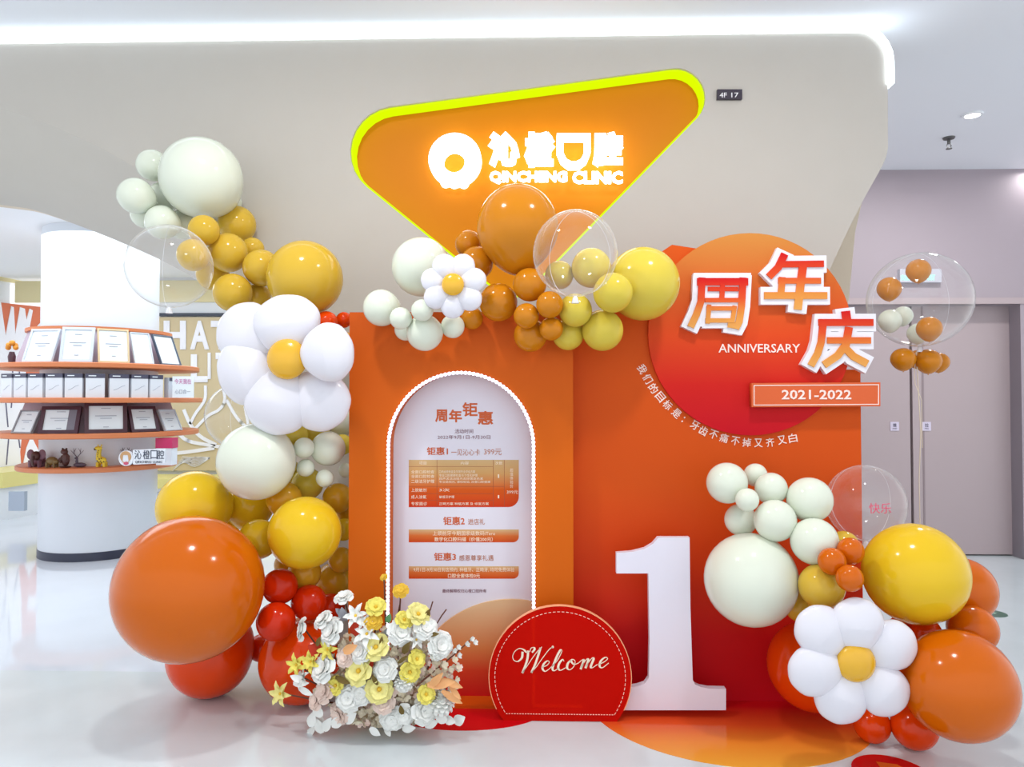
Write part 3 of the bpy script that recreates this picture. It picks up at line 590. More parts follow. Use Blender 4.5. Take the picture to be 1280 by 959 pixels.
for k, ch in enumerate('超值体验价'): letters(MB(), ch, (637.5,585.5+k*5,641.5,590+k*5), YP, 0.0022, 0).build('lettering', m_cr, tb, smooth=False)
for y0, y1, l1, b1, l2, b2 in ((662,678,'上颌前牙今期国家级数码iTero',(541,664,619,669.5),'数字化口腔扫描（价值200元）',(543,671.5,616,677)),(708,723.5,'9月1日-9月30日到店预约, 种植牙、正畸牙, 均可免费体验',(517,709.5,643,715),'口腔全套体检0元',(560,717,600,722.5))):
    m_bar = gmat('banner_print_%d' % y0, 2, [(zb(y1),(206,74,28)),(zb((y0+y1)/2),(214,112,52)),(zb(y0),(214,180,130))])
    br = MB().prism([XZ(x,y,YP) for x,y in [(511,y0),(648.5,y0),(648.5,y1-7)]+circ(641.5,y1-7,7,7,5,0,90)+[(511,y1)]], YP-0.0008, YP+0.001).build('offer_banner', m_bar, lb)
    letters(MB(), l1, b1, YP, 0.0022, 0).build('lettering', m_cr, br, smooth=False); letters(MB(), l2, b2, YP, 0.0022, 0.012).build('lettering', m_cr, br, smooth=False)
m_sun = gmat('half_disc_print', 2, [(0,(206,16,28)),(0.13,(220,70,40)),(0.24,(226,140,80)),(0.44,(226,190,146))])
c = P(640,884,YP); rd = 0.485
arc = [(c.x+rd*math.cos(a), 0.0+rd*math.sin(a)*0.96) for a in [math.pi*i/40 for i in range(41)]]
arc = [(min(max(x, xa+0.005), xb-0.005), z) for x, z in arc]
MB().prism(arc, YP-0.012, YP+0.001).build('half_disc', m_sun, lb)
# floor stickers
def sticker(name, cx_, cy_, rx, ry, m, label, a0=0, a1=360, z=0.002):
    return tag(MB().flat(circ(cx_, cy_, rx, ry, 48, a0, a1), 0.0002, z).build(name, m, smooth=False), label, 'floor sticker')
g = P(583,890,3.45); sticker('floor_sticker', g.x, 3.36, 0.36, 0.22, mat('sticker_red', (206,14,24), 0.15), 'plain red half round floor sticker beside the bouquet', 180, 360)
g = P(905,890,Y2); sticker('floor_sticker', g.x, Y2-0.002, 0.64, 0.63, gmat('sticker_fade', 1, [(2.86,(236,166,60)),(3.05,(236,140,48)),(3.22,(222,84,36)),(3.42,(196,16,26))], 0.15), 'red to orange half round floor sticker under the white numeral', 180, 360)
g = G(1116,968); st = thing('floor_sticker', g, 'round red floor sticker with orange mark by the orange balloons', 'floor sticker')
MB().flat(circ(g.x,g.y,0.14,0.15,40), 0.0002, 0.002).build('disc', mat('sticker_red', (0,0,0)), st, smooth=False); MB().flat([(g.x+a,g.y+b) for a,b in ((-0.02,0.09),(0.05,0.07),(0.08,0),(0.02,-0.06),(-0.03,0))], 0.001, 0.0028).build('mark', mat('sticker_orange', (232,110,30), 0.2), st, smooth=False)
g = G(1246,767); st = thing('floor_sticker', g, 'dark green floor sticker with pale arrow in the corridor', 'floor sticker')
MB().flat(circ(g.x-0.03,g.y,0.085,0.09,40), 0.0002, 0.002).build('disc', mat('sticker_green', (70,108,92), 0.3), st, smooth=False); MB().flat([(g.x+a,g.y+b) for a,b in ((-0.10,0.03),(-0.09,0.045),(0.0,0.0),(-0.02,-0.012))], 0.001, 0.0028).build('arrow', mat('sticker_pale', (200,236,214), 0.3), st, smooth=False)
# right board with the big disc
rb = thing('anniversary_board', (P(895,880,Y2).x, Y2+0.03, 0), 'orange anniversary backdrop board with a large red disc and slogan', 'display board')
xr2 = P(1077,600,Y2).x; zr2 = P(1075,462,Y2).z; zl2 = P(760,390,Y2).z
dc = P(936,418,Y2); dr = S(126,dc)
body = [(xrr-0.004,0),(xr2,0),(xr2,zr2),(P(1040,462,Y2).x,zr2)]+[(dc.x+0.01+dr*math.cos(a)*1.0, dc.z+dr*0.985*math.sin(a)) for a in [math.radians(v) for v in (60,75,90,105,120)]]+[XZ(840,306,Y2),XZ(822,318,Y2),XZ(812,330,Y2),(P(805,345,Y2).x,zl2),(xrr-0.004,zl2)]
MB().prism(body, Y2, Y2+0.05).build('board_body', m_b2, rb)
m_disc = gmat('disc_print', 2, [(dc.z-dr,(196,14,34)),(dc.z-dr*0.5,(206,34,28)),(dc.z,(218,74,30)),(dc.z+dr*0.5,(206,98,40)),(dc.z+dr,(204,134,62))])
MB().prism(circ(dc.x,dc.z,dr,dr,64), Y2-0.02, Y2+0.001).build('disc', m_disc, rb)
YG = Y2-0.05
def zp(x, y): return XZ(780+x/3.306, 280+y/3.306, YG)
ST = {'周': [([(306,240),(506,240)],15),([(321,228),(317,320),(298,375),(276,422)],14),([(490,228),(484,340),(474,405),(462,428)],14),([(468,424),(432,418)],11),([(350,270),(466,270)],9),([(406,246),(402,318)],10),([(338,316),(470,316)],9),([(350,340),(344,408)],9),([(344,350),(455,350)],9),([(455,344),(446,404)],9),([(340,400),(448,400)],9)],
      '年': [([(660,130),(636,180),(600,216)],15),([(648,168),(818,166)],13),([(640,236),(806,236)],12),([(652,226),(646,296)],13),([(582,297),(832,297)],14),([(738,168),(726,260),(716,350)],16)],
      '庆': [([(914,366),(918,398)],17),([(806,408),(1022,408)],14),([(822,400),(812,490),(798,536),(772,582)],14),([(842,482),(1012,482)],13),([(926,432),(914,500),(880,545),(828,580)],15),([(908,510),(945,548),(998,576)],15)]}
for ch, ss in ST.items():
    ys = [p[1] for pts, w in ss for p in pts]; lo, hi = min(ys), max(ys); zc = lambda y: P(950,280+y/3.306,YG).z
    mch = gmat('character_print_'+str(ord(ch)), 2, [(zc(hi),(226,160,84)),(zc(lo+(hi-lo)*0.72),(222,140,64)),(zc(lo+(hi-lo)*0.4),(220,80,40)),(zc(lo),(206,26,28))])
    mw = MB(); mc = MB(); k = 1/3.306*S(1, dc)
    for i, (pts, w) in enumerate(ss):
        pp = [zp(*p) for p in pts]; e = 0.0002*i
        mw.ribbon(pp, (w+22)*k, YG-0.002-e, Y2-0.018, cap=18*k); mc.ribbon(pp, w*k, YG-0.010-e, YG, cap=5*k)
    if ch == '周': mw.prism([zp(x,y) for x,y in ((310,240),(490,240),(470,410),(300,410))], YG-0.001, Y2-0.018)
    o = mw.build('character_backing', mat('foam_white', (232,230,238), 0.4), rb, smooth=False); mc.build('character', mch, o, smooth=False)
m_wl = mat('print_white', (248,226,218), 0.5)
letters(MB(), 'ANNIVERSARY', (898,430,1000,441), Y2-0.02, 0.003, 0.01).build('lettering', m_wl, rb, smooth=False)
pl = fill_part('year_plaque', [[XZ(x,y,Y2-0.06) for x,y in ((939.5,479),(1100.5,478),(1100.5,508),(939.5,509))]], Y2-0.06, Y2-0.03, mat('plaque_orange', (216,92,34), 0.45), rb)
fill_part('plaque_border', [[XZ(x,y,Y2-0.06) for x,y in ((942,481.5),(1098.5,480.5),(1098.5,506),(942,507))],[XZ(x,y,Y2-0.06) for x,y in ((943,482.5),(1097.5,481.5),(1097.5,505),(943,506))]], Y2-0.062, Y2-0.059, m_wl, pl)
letters(MB(), '2021-2022', (977,487.5,1064,499.5), Y2-0.06, 0.003, 0.018).build('lettering', m_wl, pl, smooth=False)
sl = [(75,600),(98,640),(122,680),(150,715),(180,748),(217,783),(245,808),(293,832),(328,855),(370,870),(413,885),(460,897),(507,903),(555,905),(603,903),(652,893),(697,885)]
for i, ch in enumerate('我们的目标是:牙齿不痛不掉又齐又白'):
    a = sl[max(0,i-1)]; b = sl[min(len(sl)-1,i+1)]; rot = math.atan2(b[1]-a[1], b[0]-a[0]); x = 780+sl[i][0]/3.306; y = 280+sl[i][1]/3.306
    hw = (1.0, 4.0) if ch == ':' else (5.4, 5.6)
    letters(MB(), ch, (x-hw[0],y-hw[1],x+hw[0],y+hw[1]), Y2, 0.003, 0.012, rot).build('slogan_character', m_wl, rb, smooth=False)
# welcome half disc
YW = 3.24; m_acr = clear_mat('red_acrylic', (255,130,50), ior=0.3, haze=0.83, base=0.0, dcol=(204,22,14))
wl = thing('welcome_sign', P(700,887,YW), 'red translucent half round acrylic sign reading Welcome', 'sign')
wc = P(700,847,YW); wr = S(89,wc); zc_ = wc.z; dn = zc_-0.002; al = math.asin(min(1, dn/wr))
wo = [(wc.x+wr*math.cos(a), zc_+wr*math.sin(a)) for a in [-al+(math.pi+2*al)*i/48 for i in range(49)]]
MB().prism(wo, YW, YW+0.02).build('acrylic_panel', m_acr, wl, smooth=False)
MB().ribbon(wo[2:-2], 0.0016, YW-0.001, YW+0.021).build('pale_edge', mat('edge_pale', (250,176,130), 0.4), wl, smooth=False)
mb = MB(); m_dash = mat('stitch_white', (252,206,190), 0.5)
r2 = wr-S(7.5,wc); al2 = math.asin((dn-0.03)/r2)
for k in range(64):
    a = -al2+(math.pi+2*al2)*k/64; b = a+(math.pi+2*al2)/64*0.6
    mb.ribbon([(wc.x+r2*math.cos(a), zc_+r2*math.sin(a)), (wc.x+r2*math.cos(b), zc_+r2*math.sin(b))], 0.0013, YW-0.0015, YW+0.0005)
xw2 = r2*math.cos(al2)
for k in range(40): mb.ribbon([(wc.x-xw2+2*xw2*k/40, 0.032), (wc.x-xw2+2*xw2*(k+0.6)/40, 0.032)], 0.0013, YW-0.0015, YW+0.0005)
tag(mb.build('stitch', m_dash, wl, smooth=False), kind='stuff')
WS = [[(250,262),(243,318),(205,352),(170,342),(157,306),(175,262),(215,232),(258,240),(286,266),(302,262)], [(302,252),(296,325),(275,395),(247,462)], [(247,462),(300,385),(350,310),(405,240),(432,216)], [(418,225),(396,300),(366,385),(333,458)], [(333,458),(385,395),(440,318),(500,240),(535,216)],[(318,262),(330,228),(356,222),(362,240),(340,268)],
      [(432,408),(480,388),(502,358),(482,348),(450,376),(438,418),(462,446),(500,424)], [(500,424),(572,350),(618,262),(608,244),(580,290),(545,375),(532,420),(548,440),(588,416)], [(640,352),(628,334),(598,366),(585,410),(606,436),(655,412)],
      [(704,342),(676,372),(670,414),(698,430),(734,396),(744,350),(722,334),(706,348),(734,380),(772,370)], [(772,370),(812,338),(824,346),(796,426)], [(800,408),(850,334),(868,340),(842,416)], [(846,400),(900,324),(918,330),(892,398),(906,412),(955,380)], [(972,380),(1022,354),(1050,326),(1028,314),(988,346),(974,392),(1000,412),(1060,368)]]
for i, st_ in enumerate([WS[:6]]+[[w] for w in WS[6:10]]+[WS[10:13]]+[[WS[13]]]):
    mb = MB()
    for q in st_:
        c = catmull(q, 6); w = []
        for j in range(len(c)):
            dy = (c[min(j+1,len(c)-1)]-c[max(j-1,0)]); dn_ = dy.y/max(1e-6, dy.length); w.append((3.0+7.5*max(0, dn_)**1.5)*S(1,wc)/7.53)
        mb.ribbon([XZ(620+p.x/7.53, 780+p.y/7.53, YW) for p in c], w, YW-0.003, YW-0.0005)
    if i == 0: mb.prism([XZ(620+x/7.53, 780+y/7.53, YW) for x, y in circ(534,216,11,11,12)], YW-0.003, YW-0.0005)
    mb.build('script_letter', m_cr, wl, smooth=False)
# big white numeral
YN = 3.29
num = [(770.5,717),(770.5,691.5),(790,690),(806,686),(816,680),(823,672),(862,672),(863,760),(866,850),(869,856),(876,859),(886,861),(907.5,861.5),(907.5,888),(760,888),(780,861),(797,858),(806,855),(811,848),(812,800),(810.5,717)]
pts = [XZ(x, y, YN) for x, y in num]; pts = [(x, max(0.0, z) if z > 0.03 else 0.0) for x, z in pts]
tag(MB().prism(pts, YN, YN+0.035).build('number_one', mat('numeral_white', (230,228,242), 0.35), smooth=False), 'big white standing numeral one beside the red Welcome sign', 'numeral')
# ------------------------------------------------------------------ balloons
m_bal = {k: mat('balloon_'+k, c, 0.14, 0.28, coat=0.0) for k, c in dict(cream=(224,230,214), gold=(212,174,58), amber=(202,126,20), pale=(214,192,72), orange=(206,98,4), vermilion=(224,66,4), red=(214,46,6), yellow=(230,190,34), honey=(218,162,36)).items()}
m_foil = mat('foil_white', (228,227,236), 0.22, 0.4, coat=0.15); m_foily = mat('foil_yellow', (230,176,36), 0.25, coat=0.3)
def balloon_mesh(neck):
    prof = []
    for i in range(25):
        t = math.pi*i/24; r = math.sin(t); z = math.cos(t)
        if z < 0: r *= 1-0.10*neck*(-z)**2; z *= 1+0.10*neck*(-z)**3
        prof.append((max(r, 0.0), z))
    return prof
def make_balloon_data(key):
    mb = MB().lathe(balloon_mesh(1), (0,0,0), 36); mb.lathe([(0.0,-1.06),(0.03,-1.08),(0.05,-1.16),(0.0,-1.17)], (0,0,0), 10)
    me = mb.mesh('balloon', smooth=2); me.materials.append(m_bal[key]); return me
BD = {k: make_balloon_data(k) for k in m_bal}
# (x, y, radius in photo px, colour, distance guess, cluster, vertical stretch)
BL = []
def bal(cl, col_, Y, *items):
    for it in items: BL.append(dict(cl=cl, c=col_, Y=Y+(it[3] if len(it) > 3 else 0), x=it[0], y=it[1], r=it[2], s=it[4] if len(it) > 4 else 1.0))
bal('crown','cream',3.42,(252,223,50,-0.02),(191,207,19.5),(170,245,22),(204,247,19,0.03),(181,268,17,0.06),(203,278,21,0.04),(226,281,18,0.10),(289,253,13,0.05))
bal('crown','gold',3.42,(242,319,20),(255,288,19,0.06),(296,281,23.5,-0.01),(285,316,24.5,-0.08),(266,343,20,0.05),(291,366,24,-0.02),(316,311,14,0.03),(327,335,23,0.0),(322,371,16,0.06),(381,348,47,0.0))
bal('flank','vermilion',3.55,(408,404,15),(430,400,10,0.1))
bal('flank','honey',3.55,(432,427,12,0.05))
bal('flank','cream',3.30,(321,577,48,-0.08),(410,561,21.5,-0.05),(380,560,13,0.1),(382,585,11,-0.02),(406,598,11,-0.02),(426,527,19,0.08),(432,588,9,0.05))
bal('flank','pale',3.45,(392,540,20,0.1),(365,545,20,0.1),(384,605,20,0.05),(360,590,16,0.1),(428,556,13,0.15))  # mostly added balloons; their yellow imitates light bouncing between the cream ones
bal('flank','yellow',3.30,(243,634,45,-0.02),(312,634,29,0.0),(381,666,45,-0.10),(283,657,16,0.03),(323,674,25,0.02),(430,662,14,0.1))
bal('flank','honey',3.36,(355,624,22,0.04),(422,623,19,0.02),(426,700,16,0.06),(380,717,21,0.02),(418,727,24,0.0),(359,706,16,0.1),(432,640,12,0.1))
bal('flank','orange',2.96,(238,735,90,0))
bal('flank','red',3.32,(350,733,22,0),(386,753,22,-0.04),(345,777,24,0),(327,810,17,0.18),(413,760,18,0.06))
bal('flank','vermilion',3.45,(263,818,52,0.0),(377,826,52,-0.10))
bal('swag','cream',3.18,(527,334,37,0.08),(477,385,23),(501,398,14,-0.07),(528,388,14,-0.07),(531,416,23,-0.02),(507,412,14,0.0),(566,408,15,0.02))
bal('swag','amber',3.18,(647,285,51,0.0,1.06),(586,305,17,0.08),(596,329,21,0.06),(623,378,24,0.0),(590,398,14,0.04),(662,356,21,-0.03),(658,395,16,-0.09),(687,381,17,-0.09),(689,411,15,-0.09),(663,419,21,-0.02))
bal('swag','pale',3.18,(699,344,18,0.0),(739,335,25,0.0),(766,366,25,-0.06),(719,388,21,0.0),(710,418,20,0.02),(753,413,26,0.0),(803,355,46,0.06))
bal('foot','cream',3.12,(909,604,25.5),(944.5,594,14.5),(964,611,20),(934,625,14.5,-0.05),(926,650,20),(969,651,26,-0.04),(1012,625,28,0.03),(1018,677,29,-0.02),(939,724.5,57.5,-0.02))
bal('foot','gold',3.12,(1055,682,18,0.0),(1027,733,28,0.0),(1002,756,22,0.10))
bal('foot','orange',3.02,(1063,689,16.5,0.04),(1040,702,17,-0.02),(1062,723,16.5,0.0),(1216,787,29,-0.02),(1202,738,40,0.18))
bal('foot','yellow',2.98,(1143,717,62,0))
bal('foot','orange',2.84,(1197,856,67,0))
bal('foot','vermilion',3.0,(1158,791,18,0.12),(1127,786,16,0.12),(1016,832,55,0.24),(1090,906,22,0.0),(1143,908,28,-0.04))
def behind(b): return b['cl'] == 'flank' and b['x']+b['r'] > 437 and b['y'] > 395
def ymax(b):
    R = b['r']/F*b['Y']
    if b['cl'] == 'swag': return (3.36-1.17*R if b['y']+b['r'] > 388 and b['x'] < 730 else 3.86-R) if b['x'] < 735 else 3.455-R
    if b['cl'] == 'foot': return 3.46-R if b['x']-b['r'] < 1078 else 3.8
    if behind(b): return 3.95-R
    return 3.99-R if b['y'] < 420 and b['x']-b['r'] > 150 else 3.85
for b in BL:
    if behind(b): b['Y'] = 3.60
    if b['cl'] == 'crown': b['Y'] = 3.44+0.36*max(0, min(1, (400-b['y'])/180))+(b['Y']-3.42)
    if b['cl'] == 'swag': b['Y'] += 0.08
FLOORB = {(263,818),(377,826),(1090,906),(1143,908)}
def floorY(b):                          # distance at which the balloon rests on the floor
    lo, hi = 2.0, 5.0
    for _ in range(40):
        m = (lo+hi)/2; p = P(b['x'],b['y'],m)
        if p.z > S(b['r'],p): lo = m
        else: hi = m
    return lo
D0 = {id(b): b['Y'] for b in BL}
FLY = {id(b): floorY(b) if b['y'] > 560 else 99 for b in BL}
BUB = [dict(x=1082,y=629,r=47.5,Y=3.30)]
for it in range(520):
    pos = [P(b['x'],b['y'],b['Y']) for b in BL]; rad = [S(b['r'],p) for b, p in zip(BL,pos)]
    for i in range(len(BL)):
        for j in range(i+1, len(BL)):
            d = (pos[i]-pos[j]).length; tol = 0.05*min(rad[i],rad[j])
            pen = rad[i]+rad[j]-d-tol
            if pen > 0:
                dY = BL[j]['Y']-BL[i]['Y'] or 1e-3; sg = 1 if dY > 0 else -1
                wi = rad[j]**3/(rad[i]**3+rad[j]**3); k = 0.30*pen*sg
                BL[i]['Y'] -= k*wi; BL[j]['Y'] += k*(1-wi)
            elif pen < -tol and math.hypot(BL[i]['x']-BL[j]['x'], BL[i]['y']-BL[j]['y']) < 0.97*(BL[i]['r']+BL[j]['r']) and it < 400:
                wi = rad[j]**3/(rad[i]**3+rad[j]**3); k = min(0.012, 0.10*(-pen))*(1 if BL[j]['Y'] > BL[i]['Y'] else -1)
                BL[i]['Y'] += k*wi; BL[j]['Y'] -= k*(1-wi)
    for u in BUB:                       # balloons keep clear of the bubble films
        pu = P(u['x'],u['y'],u['Y']); ru = S(u['r'],pu)
        for i, b in enumerate(BL):
            pen = ru+rad[i]-(pos[i]-pu).length-0.004
            if pen > 0: b['Y'] += 0.4*pen*(1 if b['Y'] > u['Y'] else -1)
    for b in BL:
        b['Y'] += (D0[id(b)]-b['Y'])*0.004
        yf = FLY[id(b)]                 # never below the floor
        b['Y'] = min(b['Y'], ymax(b), yf)
        if (b['x'],b['y']) in FLOORB: b['Y'] = yf
        if behind(b): b['Y'] = max(b['Y'], 3.515+b['r']/F*3.6)
WHERE = {'crown':'at the top of the tall garland','flank':'in the tall garland beside the arch board','swag':'in the cluster on top of the boards','foot':'in the corner pile by the anniversary board'}
CN = {'cream':'cream','gold':'golden','amber':'amber','pale':'pale yellow','orange':'orange','vermilion':'vermilion','red':'red','yellow':'bright yellow','honey':'honey coloured'}
BIG = {(252,223):'largest cream balloon at the top of the tall garland',(381,348):'large golden balloon above the big foil daisy',(321,577):'large cream balloon below the big foil daisy',(243,634):'large bright yellow balloon directly above the huge orange one',(381,666):'large bright yellow balloon pressed against the arch board edge',(238,735):'huge orange balloon beside the bouquet, biggest of all',
       (263,818):'vermilion floor balloon under the huge orange balloon',(377,826):'vermilion floor balloon behind the flower bouquet',(527,334):'large cream balloon behind the small foil daisy',(647,285):'large amber balloon just below the glowing sign',(803,355):'large pale yellow balloon beside the anniversary disc',
       (939,724.5):'large cream balloon next to the white numeral',(1143,717):'large bright yellow balloon over the corner foil daisy',(1197,856):'large glossy orange balloon at the foot of the corner pile',(1016,832):'large vermilion balloon behind the corner foil daisy',(1202,738):'orange balloon half hidden behind the large bright yellow balloon',
       (408,404):'vermilion balloon peeping out behind the big foil daisy',(1091,906):'smaller vermilion floor balloon under the corner foil daisy',(1143,908):'vermilion floor balloon leaning on the large glossy orange one',(1216,787):'medium orange balloon between the bright yellow and glossy orange ones'}
SHORT = {(252,223):'largest cream balloon atop the tall garland',(381,348):'large golden balloon above the big daisy',(321,577):'large cream balloon below the big daisy',(243,634):'large yellow balloon over the huge orange one',(381,666):'large yellow balloon by the arch board',(238,735):'huge orange balloon',(377,826):'vermilion balloon behind the bouquet',(527,334):'cream balloon behind the small daisy',(647,285):'large amber balloon under the glowing sign',(803,355):'large pale yellow balloon by the disc',(939,724.5):'large cream balloon next to the numeral',(1143,717):'large yellow balloon over the corner daisy',(1197,856):'large glossy orange corner balloon',(1016,832):'vermilion balloon behind the corner daisy'}
LM = [(P(b['x'],b['y'],b['Y']), S(b['r'],P(b['x'],b['y'],b['Y'])), SHORT[(b['x'],b['y'])], b['cl']) for b in BL if (b['x'],b['y']) in SHORT]
for b in BL:
    p = P(b['x'],b['y'],b['Y']); R = S(b['r'],p)
    if p.z-R < 0: p.z = R
    o = bpy.data.objects.new('balloon', BD[b['c']]); COL.objects.link(o); o.location = p; o.scale = (R,R,R*b['s'])
    cl = {'crown':Vector((P(270,300,3.6))),'flank':P(360,650,3.6),'swag':P(650,370,3.5),'foot':P(1060,740,3.4)}[b['cl']]
    dv = (cl-p); dv.z *= 0.5; dv.y = abs(dv.y)+0.25; dv.normalize()
    if b['s'] == 1.0: o.rotation_euler = dv.to_track_quat('-Z','Y').to_euler()
    size = 'small' if b['r'] < 16 else 'medium' if b['r'] < 40 else 'large'
    lab = BIG.get((b['x'],b['y']))
    near = sorted(((p-q).length-R-r_, nm) for q, r_, nm, c_ in LM if c_ == b['cl'])
    if not lab and near and near[0][0] < 0.012: lab = '%s %s balloon touching the %s' % (size, CN[b['c']], near[0][1])
    tag(o, lab or '%s %s balloon %s' % (size, CN[b['c']], WHERE[b['cl']]), 'balloon', 'balloons '+WHERE[b['cl']])
SPH = [(P(b['x'],b['y'],b['Y']), S(b['r'],P(b['x'],b['y'],b['Y']))) for b in BL]
def pen_at(x, y, r, Y): p = P(x,y,Y); R = S(r,p); return max(R+q-(p-c).length for c, q in SPH)
def fit_front(x, y, r, Y=2.4):          # comes from the front until it touches
    while pen_at(x,y,r,Y) < 0.003 and Y < 3.8: Y += 0.002
    return Y
def fit_back(x, y, r, Y):               # comes from behind until it touches
    while pen_at(x,y,r,Y) < 0.003 and Y > 2.6: Y -= 0.002
    return Y
# clear bubble balloons
m_bub = clear_mat('bubble_film', ior=1.0, haze=0.03, base=0.035, rim_glint=0.7)
def bubble(x, y, r, Y, label, sz=1.0):
    p = P(x,y,Y); R = S(r,p); t = thing('bubble_balloon', p-Vector((0,0,R)), label, 'balloon')
    MB().ball(p, (R,R,R*sz), 40).build('clear_film', m_bub, t, smooth=2)
    mb = MB()
    for a in (0.5, 2.2): mb.tube([p+Vector((R*0.995*math.cos(q)*math.cos(a), R*0.995*math.cos(q)*math.sin(a), R*sz*0.995*math.sin(q))) for q in [-1.5+3.0*k/24 for k in range(25)]], 0.0008, 4)
    mb.build('weld_seam', mat('bubble_seam', (236,238,246), 0.2), t)
    MB().lathe([(0.004,0.0),(0.010,-0.008),(0.016,-0.03),(0,-0.03)], p-Vector((0,0,R*sz-0.003)), 10).build('tied_neck', mat('bubble_neck', (226,228,236), 0.2), t)
    return t, p, R
bubble(212,333,51.5,fit_front(212,333,51.5),'clear bubble balloon beside the golden balloons and arch')
bubble(719,317,53,fit_front(719,317,53),'clear bubble balloon over the pale yellow swag balloons',1.02)
bubble(298,520,40,fit_back(298,520,40,3.8),'clear bubble balloon behind the big foil daisy')
t, p, R = bubble(1082,629,47.5,3.308,'clear bubble balloon with pink writing behind the corner pile')
letters_on(MB(), '快乐', p+Vector((-0.01,-R*0.93,0.0)), (1,0,0), (0,0,1), R*0.55, R*0.26).build('lettering', mat('bubble_pink', (226,60,110), 0.4), t)
YV = 3.84
t, p, R = bubble(1149,375,60.5,YV,'floating clear bubble balloon filled with small balloons before the doors',0.97)
def tiny(c_, x, y, r, dy, label, group, sz=1.0):
    q = P(x,y,YV+dy); o = bpy.data.objects.new('balloon', BD[c_]); COL.objects.link(o); o.location = q; k = S(r,q); o.scale = (k,k,k*sz)
    tag(o, label, 'balloon', group)
for c_, x, y, r, dy in (('amber',1148,338.5,14.5,-1),('amber',1111.5,361,14.5,-1),('cream',1112.5,401,14,-1),('cream',1128.5,395,12,1),('cream',1147,417,12.5,1),('amber',1161.5,411,15,-1)):
    sd = dy; dy = 0.0; kb = 0.97          # each rests against the inside of the bubble
    for _ in range(400):
        v = P(x,y,YV+dy)-p; v.z /= kb
        if v.length > R-1.14*S(r,P(x,y,YV+dy)): break
        dy += 0.001*sd
    dy -= 0.001*sd
    tiny(c_, x, y, r, dy, 'tiny %s balloon inside the floating clear bubble' % CN[c_], 'balloons inside the floating bubble')
for x, y, r, dy in ((1129,449,15,0.0),(1160,451.5,16,0.0),(1173,453,13,0.075),(1146,449,12,0.125)):
    tiny('amber', x, y, r, dy, 'tiny amber balloon tied under the floating clear bubble', 'balloons tied under the floating bubble', 0.93)
rf = P(1152,780,YV); rf.z = 0
rb_ = thing('balloon_ribbon', rf, 'thin pale ribbon hanging from the floating bubble balloon', 'ribbon')
MB().tube([P(1145.5,440,YV),P(1147,470,YV),P(1151,540,YV),P(1149,600,YV),P(1151,700,YV),rf], 0.0024, 5).build('ribbon_strand', mat('ribbon_cream', (226,214,190), 0.5), rb_)
MB().tube([P(1145,440,YV),P(1143,466,YV),P(1144,480,YV),P(1152,500,YV),P(1153,560,YV)], 0.0017, 5).build('ribbon_strand', MATS['ribbon_cream'], rb_)
# foil daisies
DAISY = []
def daisy(x, y, Y, petals, disc_r, label, thick=0.5, dxy=(0,0,-0.02)):
    def clear(Y):
        for px, py, a, b, ang, off in petals:
            q = P(px,py,Y+off); A_, B_ = S(a,q), S(b,q); an = math.radians(ang)
            for i in range(5):
                for k in range(12):
                    th = math.pi*(0.5+0.5*i/4); f = 2*math.pi*k/12; u = math.sin(th)*math.cos(f); w = math.sin(th)*math.sin(f); wid = B_*(0.98+0.16*u-0.10*max(0,u)**2); lx, lz = A_*u, wid*w
                    v = Vector((q.x+lx*math.cos(an)-lz*math.sin(an), q.y-B_*thick*math.cos(th)*(1-0.15*abs(u)), q.z+lx*math.sin(an)+lz*math.cos(an)))
                    if any((v-c).length < R_-0.005 for c, R_ in SPH): return False
        return True
    Y = 2.45
    while Y < 3.4 and clear(Y+0.005): Y += 0.005
    DAISY.append(Y); p = P(x,y,Y); t = thing('foil_daisy_balloon', p, label, 'balloon')
    for px, py, a, b, ang, off in petals:      # centre, half length, half width, direction (degrees, photo), depth offset
        q = P(px,py,Y+off); A_, B_ = S(a,q), S(b,q); an = math.radians(ang); mb = MB(); n1, n2 = 44, 22
        vs = []
        for i in range(n2+1):
            th = math.pi*i/n2
            for k in range(n1):
                f = 2*math.pi*k/n1; u = math.sin(th)*math.cos(f); w = math.sin(th)*math.sin(f); d = math.cos(th)
                wid = B_*(0.98+0.16*u-0.10*max(0,u)**2); pk = 1+0.008*math.sin(9*f)*(abs(math.sin(th))**6)
                lx = A_*u*pk; lz = wid*w*pk; ly = B_*thick*d*(1-0.15*abs(u))
                vs.append((q.x+lx*math.cos(an)-lz*math.sin(an), q.y-ly, q.z+lx*math.sin(an)+lz*math.cos(an)))
        mb.add(vs, [(i*n1+k,(i+1)*n1+k,(i+1)*n1+(k+1)%n1,i*n1+(k+1)%n1) for i in range(n2) for k in range(n1)])
        mb.build('petal', m_foil, t, smooth=2)
    k = S(disc_r,p); MB().ball(p+Vector((S(dxy[0],p),dxy[2],-S(dxy[1],p))), (k,k*0.55,k), 24).build('disc', m_foily, t, smooth=2)
    return t
def rpet(cx_, cy_, angs, dist, a, b, off=0.0): return [(cx_+dist*math.cos(math.radians(v)), cy_-dist*math.sin(math.radians(v)), a, b, v, off+0.006*(i%2)) for i, v in enumerate(angs)]
daisy(365,450,3.06,[(359,407,39,43,98,-0.01),(312,419,42,40,148,0.03),(308,465,36,42,197,0.01),(348,502,42,42,252,-0.01),(399,500,40,38,312,0.0),(409,441,34,38,8,-0.095)],25,'big white foil daisy balloon with a yellow centre, largest flower',0.5,(0,0,-0.065))
daisy(567,357,3.02,rpet(567,356.5,(14,64,116,166,214,268,320),24,18,15.5),14,'small white foil daisy balloon on top of the boards',0.6,(0,0,-0.03))
